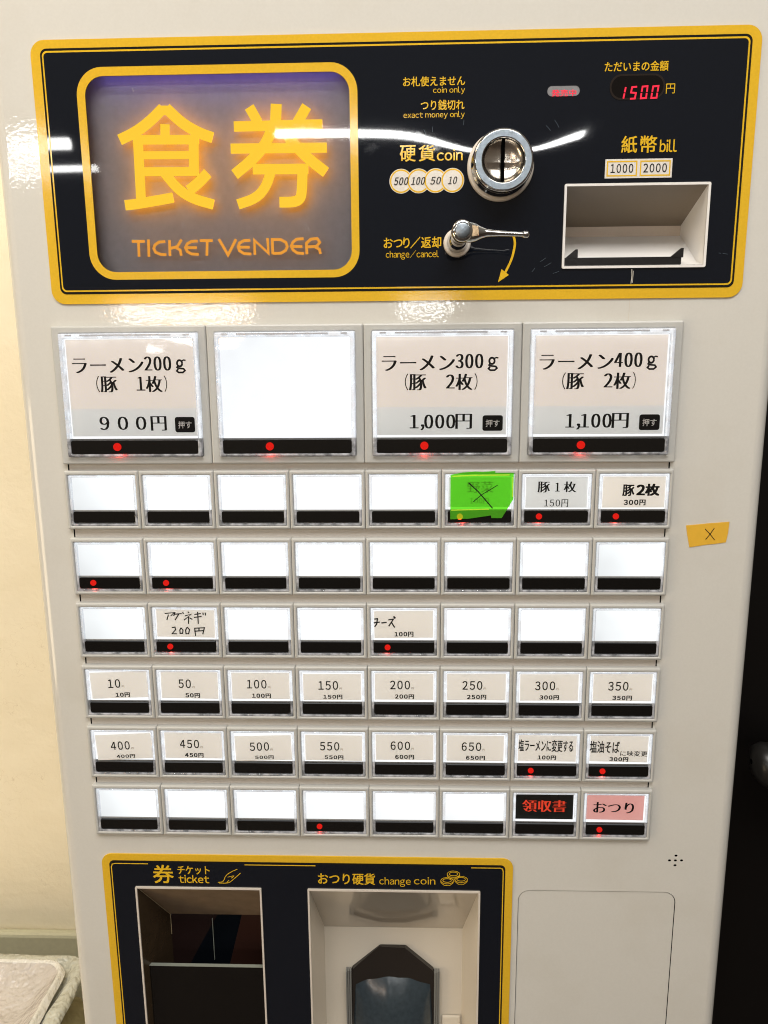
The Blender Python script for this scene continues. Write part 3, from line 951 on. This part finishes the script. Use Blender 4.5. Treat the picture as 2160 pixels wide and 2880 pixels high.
ROWZ = [93.3, 139.0, 184.6, 230.0, 275.7, 321.2]
TXT = {  # (row, col): list of strings, boxes in the module, style, ink
 (0, 5): ('card_white', 'button covered with green tape', [('野菜', (17, 8, 34, 15.5), 'm2', 'ink_dark'), ('100円', (19, 19, 31, 23), 'm2', 'ink_dark')], 0),
 (0, 6): ('card_white', 'button for one slice of pork, 150 yen', [('豚', (13.2, 8.2, 20.6, 15.4), 'm', 'ink_dark'), ('1', (24.6, 9.0, 27.0, 14.8), 'm', 'ink_dark'), ('枚', (30.2, 8.2, 37.6, 15.2), 'm', 'ink_dark'), ('150円', (17.6, 20.0, 33.0, 25.2), 'm2', 'ink_dark')], 0),
 (0, 7): ('card_tan', 'button for two slices of pork, 300 yen', [('豚', (18.2, 10.4, 25.6, 17.8), 'bb', 'ink_dark'), ('2', (27.4, 10.6, 32.2, 17.2), 'b3', 'ink_dark'), ('枚', (33.0, 10.0, 41.6, 17.6), 'b3', 'ink_dark'), ('300円', (19.4, 20.4, 33.2, 24.0), 'b3', 'ink_dark')], 0),
 (2, 1): ('card_tan', 'button with a hand-written card, 200 yen', [], 1.0),
 (2, 4): ('card_tan', 'button with a hand-written card, 100 yen', [('100円', (18.8, 20.6, 31.4, 24.0), 'b3', 'ink_dark')], -.8),
 (4, 6): ('card_tan', 'button for changing to salt ramen', [('塩ラーメンに変更する', (5.4, 8.6, 43.2, 17.6), 'b', 'ink_dark'), ('100円', (19.2, 20.6, 31.6, 23.8), 'b3', 'ink_dark')], .6),
 (4, 7): ('card_tan', 'button for salt oil noodles', [('塩油そば', (5.0, 9.4, 25.4, 18.4), 'b', 'ink_dark'), ('に味変更', (26.4, 16.4, 45.2, 20.4), 'b', 'ink_dark'), ('300円', (19.2, 21.4, 32.0, 24.6), 'b3', 'ink_dark')], .8),
 (5, 6): ('card_blk', 'black button with red characters', [('領収書', (9.6, 9.6, 40.0, 18.8), 'm', 'red_ink')], 0),
 (5, 7): ('card_rose', 'pink change button', [('おつり', (9.8, 10.8, 37.8, 19.2), 'm', 'ink_dark')], .6),
}
nums = {(3, c): v for c, v in enumerate(('10', '50', '100', '150', '200', '250', '300', '350'))}
nums.update({(4, c): v for c, v in enumerate(('400', '450', '500', '550', '600', '650'))})
TILT = {(3, 0): -2.2, (3, 1): .6, (3, 2): 0, (4, 0): -3.0, (4, 2): -1.6, (4, 3): .5, (4, 1): .2}
DROP = {(4, 0): 1.6, (4, 2): 1.5, (4, 3): .9, (3, 3): .6, (4, 5): .3}
for (r, c), v in nums.items():
    dz = DROP.get((r, c), 0)
    w2 = len(v)
    x0 = 17.4 if w2 == 2 else 15.6
    xe = 26.0 if w2 == 2 else 29.2
    TXT[(r, c)] = ('card_tan', 'button for an extra %s yen' % v, [(v, (x0, 10.8 + dz, xe, 17.2 + dz), 'b', 'ink_dark'),
        ('円', (xe + .9, 15.6 + dz, xe + 2.7, 17.2 + dz), 'l', 'ink_grey'), (v + '円', (18.9 if w2 > 2 else 22.0, 21.0 + dz, 31.9, 24.3 + dz * .6), 'b3', 'ink_dark')], TILT.get((r, c), random.uniform(-.4, .4)))
LAMPS = {(0, 5), (0, 6), (0, 7), (1, 0), (1, 1), (2, 1), (2, 4), (4, 6), (4, 7), (5, 3), (5, 7)}
HW = {(2, 1): [[(60.9, 192.5), (67.5, 191.8), (65.0, 194.2)], [(63.5, 193.2), (62.1, 197.2)], [(68.2, 191.5), (67.0, 194.2)], [(67.7, 193.0), (72.7, 192.5)],
  [(70.7, 192.8), (67.8, 197.2)], [(73.4, 191.4), (73.9, 192.8)], [(77.0, 191.1), (77.9, 192.1)], [(74.8, 194.2), (79.5, 192.8), (74.0, 197.2)], [(77.4, 194.5), (77.0, 199.9)],
  [(78.0, 195.5), (79.9, 196.7)], [(81.4, 193.1), (86.0, 192.4)], [(81.0, 195.2), (86.4, 194.5)], [(83.8, 191.1), (83.8, 199.9)], [(87.4, 191.7), (87.6, 193.4)], [(89.0, 191.7), (89.2, 193.8)],
  [(65.2, 202.7), (67.5, 202.2), (67.8, 204.1), (65.2, 207.0), (68.5, 207.1)], [(71.6, 202.7), (70.7, 204.4), (70.8, 206.8), (72.5, 206.8), (72.9, 204.4), (71.6, 202.7)],
  [(76.0, 202.2), (74.7, 204.4), (74.9, 207.0), (76.7, 207.0), (77.5, 204.0), (76.0, 202.2)], [(80.9, 203.0), (87.9, 202.6), (86.5, 207.4)], [(80.7, 205.2), (87.0, 204.7)],
  [(84.1, 203.0), (84.0, 204.9)], [(81.1, 203.0), (81.5, 208.6)]],
 (2, 4): [[(205.0, 196.1), (207.6, 195.7)], [(204.6, 198.8), (208.7, 198.2)], [(207.1, 196.1), (206.6, 199.6), (205.1, 201.7)], [(209.8, 198.8), (213.5, 198.4)],
  [(214.6, 196.6), (218.1, 196.0), (214.8, 201.2)], [(216.8, 198.6), (218.9, 202.1)], [(217.9, 194.3), (219.6, 195.3)], [(218.3, 193.9), (219.2, 195.7)]]}

def red_light(parent, x, z, dd_, e):
    l = bpy.data.lights.new('lamp_spill', 'POINT')
    l.energy = e; l.color = (1, .06, .04); l.shadow_soft_size = .0008
    ob = bpy.data.objects.new('lamp_spill', l)
    COL.objects.link(ob); ob.parent = parent
    ob.location = L(x, z, dd_)
for r in range(6):
    for c in range(8):
        mx, mz = 50.0 * c, ROWZ[r]
        t = TXT.get((r, c))
        bt = put_button(mx, mz, S['frame'], t[1] if t else None)
        lit = 'lit_dim' if (c == 0 and not t) or (c == 7 and r in (1, 2)) else ('lit_low' if r == 5 and not t else 'lit')
        child('backlight', S[lit], bt)
        child('clear_cover', S['rim'], bt)
        child('lower_well', S['well'], bt)
        child('black_strip', S['strip'], bt)
        if (r, c) in LAMPS:
            lp = child('indicator_lamp', S['lamp'], bt)
            lp.location = L(14.0 if (r, c) != (0, 5) else 12.2, 31.0)
            red_light(bt, 14.0, 35.4, -.6, .0007)
            if (r, c) == (0, 5):
                lp.data = S['lamp'].copy(); lp.data.materials[0] = M['led_hot']
        if t:
            mt, lab, items, rot = t
            dz = DROP.get((r, c), 0)
            z1 = 25.0 + min(dz, 1.2)
            x0, z0, x1 = 5.0 + random.uniform(-.3, .3), 5.4 + dz + random.uniform(-.3, .3), 45.4 + random.uniform(-.4, .3)
            if mt in ('card_blk', 'card_rose'): x0, z0, z1 = 4.4, 4.4, 24.6
            if (r, c) in ((0, 6), (0, 7)): z0, z1 = 5.0, 25.6
            pts = card_quad(x0, z0, x1, z1, rot, 0, mx, mz)
            V, F = plate_geo(pts, [], .75, .95)
            child('paper_card', mesh_of('paper_card', V, F, M[mt], mx, mz), bt)
            inks = {}
            for s_, bx, st, ink in items:
                if s_ == '400円': pass
                bx = (mx + bx[0], mz + bx[1], mx + bx[2], mz + bx[3])
                v, f = text_geo(s_, bx, .68, st)
                # lettering follows the tilt of its card
                if abs(rot) > .1:
                    cc = P(mx + 25, mz + 15, 0)
                    a = -math.radians(rot)
                    v = [Vector(((q.x - cc.x) * math.cos(a) - (q.z - cc.z) * math.sin(a) + cc.x, q.y, (q.x - cc.x) * math.sin(a) + (q.z - cc.z) * math.cos(a) + cc.z)) for q in v]
                VV, FF = inks.setdefault(ink, ([], []))
                o = len(VV); VV += v; FF += [tuple(i + o for i in q) for q in f]
            for ink, (VV, FF) in inks.items():
                child('lettering', mesh_of('lettering', VV, FF, M[ink], mx, mz), bt)
            if (r, c) in HW:
                V, F = [], []
                for i, p in enumerate(HW[(r, c)]):
                    ribbon_geo(p, .8 if (r, c) == (2, 1) else .95, V, F, .66 - .01 * i, 0)
                child('handwriting', mesh_of('handwriting', V, F, M['ink_dark'], mx, mz), bt)
            child('lens', S['lens'], bt)

# four large buttons
def large_parts():
    q = {}
    V, F = ring_bevel((.1, .2, 99.9, 88.8, 1.0), (5.4, 4.6, 94.6, 83.8, .8), -1.8, 2.6, 2.4, 1.0)
    q['frame'] = fix_normals(mesh_of('ticket_button', V, F, M['housing']))
    V, F = plate_geo(rc(5.5, 4.7, 94.5, 72.2), [], 1.2, 1.2)
    for k in ('lit', 'lit_big'): q[k] = mesh_of('backlight', V, F, M[k])
    V, F = ring_bevel((5.6, 4.9, 94.4, 83.6, .8), (8.2, 8.0, 91.8, 81.9, 1.0), -4.6, 1.1, -1.0, .8)
    q['rim'] = fix_normals(mesh_of('clear_cover', V, F, M['rim']))
    V, F = plate_geo(rr(8.0, 73.0, 91.8, 81.6, 1.4, 4), [], -4.0, .4)
    q['strip'] = mesh_of('black_strip', V, F, M['strip'])
    V, F = plate_geo(circ(38.7, 77.1, 2.6, n=24), [], -4.7, -4.0)
    q['lamp'] = mesh_of('indicator_lamp', V, F, M['led'])
    V, F = plate_geo(rc(8.1, 7.9, 91.9, 72.0), [], -3.6, -3.6)
    q['lens'] = mesh_of('lens', V, F, M['lens_big'])
    V, F = plate_geo(rc(5.5, 72.3, 94.5, 83.7), [], 1.3, 1.3)
    q['well'] = mesh_of('lower_well', V, F, M['well'])
    V, F = [], []
    for x0, x1 in ((10.5, 14.5), (20, 78), (86, 90)):
        box_geo(x0, 5.5, -5.0, x1, 6.5, -4.5, V, F)
    q['clips'] = mesh_of('cover_clip', V, F, M['clip'])
    return q
def lens_wavy():
    k = N('wavy_clear_lens')
    t = k.n('ShaderNodeBsdfTransparent')
    g = k.n('ShaderNodeBsdfGlossy'); g.inputs['Roughness'].default_value = 0.03
    f = k.n('ShaderNodeFresnel'); f.inputs['IOR'].default_value = 1.45
    m = k.n('ShaderNodeMixShader')
    k.l(f.outputs[0], m.inputs[0]); k.l(t.outputs[0], m.inputs[1]); k.l(g.outputs[0], m.inputs[2])
    nn = k.bump(k.math('MULTIPLY', k.noise(28, 1), 0.0004), 1.0)
    k.l(nn, g.inputs['Normal'])
    k.surf(m.outputs[0])
    return k.m
M['lens_big'] = lens_wavy()
M['clip'] = simple('clear_clip', (0.45, 0.46, 0.50, 1), 0.2)
B = large_parts()
def serif_g(ox, oz, s):
    """two-storey g, drawn with a pen line"""
    c_ = lambda cx_, cz_, rx, rz, n=18: [(ox + s * (cx_ + rx * math.cos(2 * math.pi * i / n)), oz + s * (cz_ + rz * math.sin(2 * math.pi * i / n))) for i in range(n + 1)]
    return [(1.1 * s, c_(2.6, 2.2, 1.5, 1.75)), (.8 * s, [(ox + s * 3.9, oz + s * .9), (ox + s * 5.0, oz + s * .35), (ox + s * 6.2, oz + s * .6)]),
            (1.0 * s, [(ox + s * 1.5, oz + s * 3.7), (ox + s * 1.0, oz + s * 4.5), (ox + s * 2.0, oz + s * 5.0), (ox + s * 4.8, oz + s * 5.3), (ox + s * 5.5, oz + s * 6.3), (ox + s * 4.2, oz + s * 7.4), (ox + s * 1.8, oz + s * 7.4), (ox + s * .7, oz + s * 6.5), (ox + s * 1.6, oz + s * 5.4)])]
big = [('200', '1', None, 'button for 200 gram ramen with one slice of pork, 900 yen'), None,
       ('300', '2', '1,000', 'button for 300 gram ramen with two slices of pork, 1,000 yen'),
       ('400', '2', '1,100', 'button for 400 gram ramen with two slices of pork, 1,100 yen')]
for c in range(4):
    mx, mz = 100.0 * c, 0.0
    it = big[c]
    bt = put_button(mx, mz, B['frame'], it[3] if it else 'large blank white button')
    child('backlight', B['lit'] if it else B['lit_big'], bt)
    child('clear_cover', B['rim'], bt)
    child('lower_well', B['well'], bt)
    child('black_strip', B['strip'], bt)
    child('indicator_lamp', B['lamp'], bt)
    child('cover_clip', B['clips'], bt)
    red_light(bt, 38.7, 82.6, -3.4, .0010)
    if it:
        V, F = plate_geo(rc(mx + 8.2, mz + 8.5, mx + 91.4, mz + 52.7), [], .5, .7)
        child('paper_card', mesh_of('paper_card', V, F, M['card_pink'], mx, mz), bt)
        V, F = plate_geo(rc(mx + 8.2, mz + 52.7, mx + 91.4, mz + 70.6), [], .5, .7)
        child('paper_card', mesh_of('paper_card', V, F, M['card_white'], mx, mz), bt)
        L_ = [('ラーメン', (12.0, 20.2, 57.6, 29.6), 'm'), (it[0], (58.9, 19.4, 75.6, 28.4), 'm'),
              ('(', (26.2, 31.4, 28.4, 42.0), ''), ('豚', (29.3, 31.8, 39.6, 42.0), 'm'), (it[1], (52.9 + (.8 if it[1] == '1' else 0), 32.2, 57.6 - (.6 if it[1] == '1' else 0), 41.0), 'm'),
              ('枚', (59.0, 31.8, 69.0, 42.0), 'm'), (')', (70.6, 31.4, 72.6, 42.0), '')]
        if it[2] is None:
            L_ += [('9', (26.8, 57.8, 32.4, 66.4), 'm'), ('0', (38.8, 57.8, 44.8, 66.4), 'm'), ('0', (50.8, 57.8, 56.8, 66.4), 'm'), ('円', (60.6, 57.6, 70.2, 67.0), 'm')]
        else:
            L_ += [(it[2], (29.8, 57.6, 58.2, 67.6), 'm'), ('円', (59.2, 57.2, 69.0, 66.8), 'm')]
        V, F = [], []
        for s_, bx, st in L_:
            v, f = text_geo(s_, (mx + bx[0], mz + bx[1], mx + bx[2], mz + bx[3]), .42, st)
            o = len(V); V += v; F += [tuple(i + o for i in q) for q in f]
        for i, (w_, p) in enumerate(serif_g(mx + 78.6, mz + 21.4, 1.12)):
            ribbon_geo(p, w_, V, F, .4 - .01 * i, 0)
        if it[1] == '1':
            ribbon_geo([(mx + 52.4, mz + 40.7), (mx + 58.2, mz + 40.7)], .7, V, F, .36, 0)
        child('lettering', mesh_of('lettering', V, F, M['ink_dark'], mx, mz), bt)
        V, F = plate_geo(rr(mx + 76.2, mz + 58.2, mx + 89.2, mz + 68.2, 1.5, 4), [], .3, .5)
        child('push_badge', mesh_of('push_badge', V, F, M['ink_dark'], mx, mz), bt)
        v, f = text_geo('押す', (mx + 78.3, mz + 61.0, mx + 87.1, mz + 65.6), .22, 'b')
        child('push_lettering', mesh_of('push_lettering', v, f, M['ink_pale'], mx, mz), bt)
    child('lens', B['lens'], bt)

# ------------------------------------------------------------------ tapes stuck on
def tape_mat(name, col, tr):
    k = N(name)
    p = k.n('ShaderNodeBsdfPrincipled', Roughness=0.3)
    a = tuple(x * .9 for x in col) + (1,)
    k.l(k.mixc(k.noise(300, 3), a, tuple(col) + (1,)), p.inputs['Base Color'])
    k.l(k.bump(k.math('MULTIPLY', k.noise(120, 2), 0.0002), 1.0), p.inputs['Normal'])
    t = k.n('ShaderNodeBsdfTransparent'); t.inputs[0].default_value = tuple(x * 1.0 for x in col) + (1,)
    m = k.n('ShaderNodeMixShader'); m.inputs[0].default_value = tr
    k.l(p.outputs[0], m.inputs[1]); k.l(t.outputs[0], m.inputs[2])
    k.surf(m.outputs[0])
    return k.m
gt = plate('adhesive_tape', [(255.8, 96.5), (263.6, 94.9), (272, 94.3), (276.8, 94.6), (284.8, 93.9), (284.9, 95.2), (296.8, 95.2), (296.8, 112.8), (289.6, 125.2), (282.8, 125.2), (282.6, 123.4), (268, 125.6), (255.9, 126.0)],
           [], -2.15, -2.05, tape_mat('green_tape', (0.16, 0.80, 0.035), .60))
tag(gt, 'torn bright green tape with a black pen cross, stuck over a small button', 'tape')
strokes('tape_fold_highlight', [(.7, [(257, 97.4), (270, 96.8), (294, 96.6)]), (.6, [(256.4, 119.9), (268, 119.6), (281, 119.2)]), (.5, [(296.2, 98), (296.3, 111)])], -2.2, simple('tape_fold_highlight', (0.55, 0.85, 0.05, 1), .3), gt)  # paler ribbons paint the highlights along the tape folds
strokes('pen_cross', [(.75, [(267.6, 101.7), (274.0, 107.6), (283.5, 118.7)]), (.5, [(286.5, 103.3), (276.5, 109.4), (270.8, 114.3)])], -2.25, M['ink_dark'], gt)
yt = plate('adhesive_tape', [(411.0, 131.2), (425, 129.8), (439.0, 128.7), (438.7, 136), (437.7, 142.6), (431, 143.6), (425, 144.2), (419, 145.2), (414.2, 145.9), (412.3, 138)],
           [], BF - .35, BF, tape_mat('yellow_tape', lin(232, 182, 62)[:3], .0))
tag(yt, 'small yellow tape scrap with a pen cross, right of the buttons', 'tape')
strokes('pen_cross', [(.5, [(423.4, 133.4), (426.6, 136.6), (430.2, 140.9)]), (.5, [(429.4, 133.0), (426.8, 137.2), (424.3, 140.6)])], BF - .5, M['ink_dark'], yt)

M['residue'] = simple('dried_glue', (0.62, 0.58, 0.50, 1), .25)
M['scratch'] = simple('scratch_mark', (0.42, 0.41, 0.42, 1), .4)
strokes('glue_streak', [(.45, [(366.4, -31.0), (366.7, -27), (366.3, -22.5)]), (.3, [(367.4, -30), (367.2, -23)])], FD - .1, M['residue'], top)
strokes('glue_streak', [(.4, [(366.4, -13.0), (366.6, -8), (366.2, -2), (366.4, 1)]), (.3, [(341.2, -1), (341.4, 1)])], BF - .1, M['residue'], cab)
sc_ = []
rs = random.Random(11)
for x, z, ln, an in ((165.5, -61, 5, 1.75), (166.4, -58.5, 3, 1.3), (162.5, -63.5, 2.6, 2.1), (88.5, -62, 3.5, 1.4), (62.2, -139.5, 3, 1.2), (121, -135, 2.4, 1.1), (187, -120, 4, 1.6), (183, -50, 3, .6), (48, -60, 4, 0.05), (56, -52.6, 3, .1)):
    ax, az = math.cos(an), math.sin(an)
    sc_.append((.22, [(x, z), (x + ax * ln * .5 + .2, z + az * ln * .5), (x + ax * ln, z + az * ln)]))
tag(strokes('scratch', sc_, 1.2, M['scratch'], sign), kind='stuff')
sc_ = []
for x, z, ln, an in ((310, -36, 4, -.6), (312.5, -33, 5, -.5), (318, -29, 4, -.3), (305, -30, 3, -.9), (421, -39.6, 3, .15), (418.5, -39.9, 1.5, .1), (238, -113, 4, 1.2), (243, -114.5, 3, 1.5), (262, -118, 3, 1.7), (311, -114, 4, .8), (316, -117, 5, 1.0)):
    ax, az = math.cos(an), math.sin(an)
    sc_.append((.2, [(x, z), (x + ax * ln * .5 + .15, z + az * ln * .5), (x + ax * ln, z + az * ln)]))
tag(strokes('scratch', sc_, FD - .15, simple('blue_scratch', (0.06, 0.085, 0.11, 1), .4), top), kind='stuff')
# ------------------------------------------------------------------ setting
def wall_mat():
    k = N('cream_plaster')
    p = k.n('ShaderNodeBsdfPrincipled', Roughness=0.75)
    base = k.mixc(k.noise(6, 5, .6), (0.80, 0.705, 0.50, 1), (0.88, 0.81, 0.635, 1))
    # hairline cracks
    v = k.n('ShaderNodeTexVoronoi', Scale=9.0); v.feature = 'DISTANCE_TO_EDGE'
    nz = k.n('ShaderNodeTexNoise', Scale=14.0, Detail=4)
    k.l(k.pos(), nz.inputs['Vector'])
    ad = k.n('ShaderNodeVectorMath'); ad.operation = 'ADD'
    k.l(k.pos(), ad.inputs[0]); k.l(nz.outputs['Color'], ad.inputs[1])
    k.l(ad.outputs[0], v.inputs['Vector'])
    cr = k.math('LESS_THAN', v.outputs['Distance'], 0.006)
    gate = k.math('GREATER_THAN', k.noise(7, 2), 0.56)
    base = k.mixc(k.math('MULTIPLY', k.math('MULTIPLY', cr, gate), .30), base, (0.50, 0.38, 0.22, 1))
    k.l(base, p.inputs['Base Color'])
    h = k.math('ADD', k.math('MULTIPLY', k.noise(60, 4, .6), 0.0008), k.math('MULTIPLY', k.noise(9, 2), 0.003))
    k.l(k.bump(h, 1.6), p.inputs['Normal'])
    k.surf(p.outputs[0])
    return k.m
V, F = [], []
box_geo(-2600, -1250, 300, 2600, 1450, 400, V, F)
tag(make('wall', V, F, wall_mat()), kind='structure')
V, F = [], []
box_geo(-2600, 693, 288, -10, 1450, 300, V, F)
sk = make('dado', V, F, simple('pale_green_dado', (0.58, 0.56, 0.40, 1), .6, grain=.1, gscale=200))
bevel_obj(sk, .004, 2)
tag(sk, kind='structure')
V, F = [], []
box_geo(-2600, 1450.5, -5200, 2600, 1500, 400, V, F)
tag(make('floor', V, F, simple('dark_floor', (0.07, 0.05, 0.04, 1), .5)), kind='structure')

# dark cupboard to the right, with its door handle
V, F = [], []
box_geo(466, -500, 70, 1300, 1450, 290, V, F)
cb = empty('dark_cupboard', P(880, 1450, 180))
tag(cb, 'black cupboard right of the machine, with a round black handle', 'cupboard')
make('door', V, F, simple('black_lacquer', (0.0045, 0.0038, 0.0035, 1), .35, spec=.25), cb)
V, F = [], []
n = 28
path = [(0.0, 2), (1.2, 8), (4, 13), (10, 16.5), (20, 18), (50, 18), (90, 17), (94, 12), (95, 1)]
for t_, r_ in path:
    for i in range(n):
        a = 2 * math.pi * i / n
        V.append(P(483 + t_ * .95, 318 + t_ * .30 + r_ * math.cos(a), 34 + t_ * .1 + r_ * math.sin(a)))
for k in range(len(path) - 1):
    for i in range(n):
        j = (i + 1) % n
        F.append((k * n + i, (k + 1) * n + i, (k + 1) * n + j, k * n + j))
make('handle', V, F, simple('black_rubber', (0.012, 0.011, 0.010, 1), .35), cb, smooth=True)
V, F = [], []
box_geo(515, 322, 40, 530, 350, 70, V, F)
make('handle_mount', V, F, M['black_pl'], cb)

# things on the stool at lower left
def rr_loft(name, rects, mat, parent=None, wob=0.0, n=8, cap=True, wseed=0):
    rnd = random.Random(wseed)
    ph = [rnd.uniform(0, 6.28) for _ in range(6)]
    V, F = [], []
    cnt = None
    for k, (x0, d0, x1, d1, r, z) in enumerate(rects):
        lp = rr(x0, d0, x1, d1, r, n)
        # subdivide straight runs so that the edge can wobble
        out = []
        m_ = len(lp)
        for i in range(m_):
            a, b_ = lp[i], lp[(i + 1) % m_]
            ln = math.hypot(b_[0] - a[0], b_[1] - a[1])
            q = 24 if ln > 60 else 1
            for s_ in range(q): out.append((a[0] + (b_[0] - a[0]) * s_ / q, a[1] + (b_[1] - a[1]) * s_ / q))
        cnt = len(out)
        for i, (x, dd_) in enumerate(out):
            u = i / cnt * 6.28
            wv = wob * (math.sin(7 * u + ph[0] + k) + .6 * math.sin(17 * u + ph[1] + 2 * k) + .4 * math.sin(41 * u + ph[2]))
            V.append(P(x + wv * .5, z + wv, dd_ + wv * .6))
    for k in range(len(rects) - 1):
        for i in range(cnt):
            j = (i + 1) % cnt
            F.append((k * cnt + i, k * cnt + j, (k + 1) * cnt + j, (k + 1) * cnt + i))
    if cap:
        c_ = len(V)
        x0, d0, x1, d1, r, z = rects[-1]
        V.append(P((x0 + x1) / 2, z, (d0 + d1) / 2))
        o = (len(rects) - 1) * cnt
        for i in range(cnt): F.append((o + i, o + (i + 1) % cnt, c_))
    ob = make(name, V, F, mat, parent, smooth=True)
    fix_normals(ob.data)
    return ob
def film_mat(name, col, rough, bsc, bh):
    k = N(name)
    p = k.n('ShaderNodeBsdfPrincipled', Roughness=rough)
    a = tuple(x * .82 for x in col) + (1,)
    k.l(k.mixc(k.noise(30, 4), a, tuple(col) + (1,)), p.inputs['Base Color'])
    h = k.math('ADD', k.math('MULTIPLY', k.noise(bsc, 3, .6), bh), k.math('MULTIPLY', k.noise(bsc * 5, 2), bh * .15))
    k.l(k.bump(h, 1.0), p.inputs['Normal'])
    k.surf(p.outputs[0])
    return k.m
tx0, tx1, td0, td1, tz = -520, -136, -70, 203, 650
tr_ = empty('plastic_tray', P((tx0 + tx1) / 2, tz + 22, (td0 + td1) / 2))
tag(tr_, 'pale plastic tray with a rounded corner, low at the left beside the machine', 'tray')
M['tray_rim'] = film_mat('tray_rim_plastic', (0.86, 0.84, 0.77), .2, 70, .006)
M['tray_in'] = film_mat('frosted_tray_film', (0.66, 0.61, 0.56), .2, 40, .010)
rr_loft('rim', [(tx0 - 3, td0 - 3, tx1 + 3, td1 + 3, 24, tz + 6), (tx0, td0, tx1, td1, 22, tz), (tx0 + 2, td0 + 2, tx1 - 2, td1 - 2, 21, tz - .8), (tx0 + 4, td0 + 4, tx1 - 4, td1 - 4, 20, tz + 1.5)], M['tray_rim'], tr_, .5, cap=False)
rr_loft('tray_floor', [(tx0 + 3.8, td0 + 3.8, tx1 - 3.8, td1 - 3.8, 20, tz + 1.4), (tx0 + 24, td0 + 24, tx1 - 24, td1 - 24, 14, tz + 15), (tx0 + 30, td0 + 30, tx1 - 30, td1 - 30, 12, tz + 17)], M['tray_in'], tr_, .8, wseed=3)
bg = rr_loft('plastic_bag', [(tx0 - 30, td0 - 50, tx1 + 10, td1 + 6, 28, tz + 24), (tx0 - 36, td0 - 60, tx1 + 18, td1 + 16, 30, tz + 16), (tx0 - 34, td0 - 58, tx1 + 22, td1 + 15, 28, tz + 9), (tx0 - 20, td0 - 30, tx1 + 18, td1 + 12, 24, tz + 5), (tx0 - 10, td0 - 20, tx1 + 8, td1 + 7, 22, tz + 8), (tx0 + 10, td0 + 10, tx1 - 8, td1 - 8, 22, tz + 23)],
             film_mat('cloudy_bag_film', (0.66, 0.66, 0.56), .22, 40, .012), None, 1.6, wseed=5)
tag(bg, 'crumpled greenish-white plastic bag spread out under the pale tray', 'plastic bag')
pp = rr_loft('wrapping_paper', [(tx0 - 60, td0 - 90, tx1 + 26, td1 + 8, 30, tz + 188), (tx0 - 60, td0 - 90, tx1 + 30, td1 + 6, 30, tz + 90), (tx0 - 60, td0 - 90, tx1 + 24, td1 + 4, 24, tz + 50), (tx0 - 30, td0 - 50, tx1 + 4, td1 - 10, 24, tz + 34)],
             film_mat('olive_paper', (0.30, 0.26, 0.13), .6, 25, .008), None, 4.0, wseed=9)
tag(pp, 'creased olive brown paper hanging down below the plastic bag', 'wrapping paper')
st_ = empty('wooden_stool', P(-330, 1450, 60))
tag(st_, 'dark brown wooden stool end showing between the paper and the machine', 'stool')
wood = N('dark_wood')
p = wood.n('ShaderNodeBsdfPrincipled', Roughness=.5)
wv = wood.n('ShaderNodeTexNoise', Scale=30.0, Detail=5)
wood.l(wood.pos(), wv.inputs['Vector'])
wood.l(wood.mixc(wv.outputs['Fac'], (0.06, 0.022, 0.010, 1), (0.13, 0.055, 0.025, 1)), p.inputs['Base Color'])
wood.surf(p.outputs[0])
V, F = [], []
box_geo(-560, 842, -100, -40, 870, 230, V, F)
bevel_obj(make('seat', V, F, wood.m, st_), .003)
for lx_ in (-540, -85):
    for ld in (-80, 190):
        V, F = [], []
        box_geo(lx_, 870, ld, lx_ + 30, 1450, ld + 30, V, F)
        make('leg', V, F, wood.m, st_)

# ------------------------------------------------------------------ the lit lamps of the shop (mirrored in the panel) and two added strips
def lamp_box(name, x0, x1, y, z, th, mat, label, cat):
    V, F = [], []
    o = 0
    n = 16
    for x in (x0, x1):
        for i in range(n):
            a = 2 * math.pi * i / n
            V.append(Vector((x, y + th / 2 * math.cos(a), z + th / 2 * math.sin(a))))
    for i in range(n): F.append((i, (i + 1) % n, n + (i + 1) % n, n + i))
    F.append(tuple(reversed(range(n)))); F.append(tuple(range(n, 2 * n)))
    ob = make(name, V, F, mat)
    tag(ob, label, cat, None)
    return ob
warm = emit('warm_tube', (1.0, 0.50, 0.16, 1), 14)
mid_tube = emit('mid_white_tube', (1.0, 1.0, 0.98, 1), 32)
small_white = emit('small_white_tube', (1.0, 1.0, 0.97, 1), 26)
tube = emit('fluorescent_tube', (1.0, 1.0, 0.98, 1), 60)
lamp_box('ceiling_lamp', -.665, .92, -3.62, 2.528, .034, tube, 'long white tube lamp mirrored as a bright bar across the navy panel', 'lamp')
lamp_box('ceiling_lamp', -3.4, -1.76, -3.75, 2.53, .058, mid_tube, 'white tube lamp mirrored at the left end of the navy panel, the upper one', 'lamp')
lamp_box('ceiling_lamp', -3.4, -1.83, -4.28, 2.53, .036, mid_tube, 'white tube lamp mirrored at the left end of the navy panel, the lower one', 'lamp')
lamp_box('strip_light', -1.72, -.88, -4.0, 1.748, .05, warm, 'orange strip lamp mirrored below the yellow border on the left', 'lamp')
lamp_box('strip_light', -1.66, -.92, -4.0, 1.690, .045, small_white, 'white strip lamp mirrored just below the yellow border on the left', 'lamp')
lamp_box('strip_light', -1.50, -.98, -4.0, 1.590, .055, warm, 'added unseen orange strip mirrored in the top of the first two large buttons', 'lamp')  # this and the next strip are added to make streaks on the buttons
lamp_box('strip_light', -1.42, -1.0, -4.0, 1.525, .045, small_white, 'added unseen white strip mirrored in the top of the first large button', 'lamp')
lamp_box('strip_light', -.02, .26, -4.0, 1.71, .05, small_white, 'short white strip lamp mirrored below the middle of the navy panel', 'lamp')
print('objects', len(bpy.data.objects))
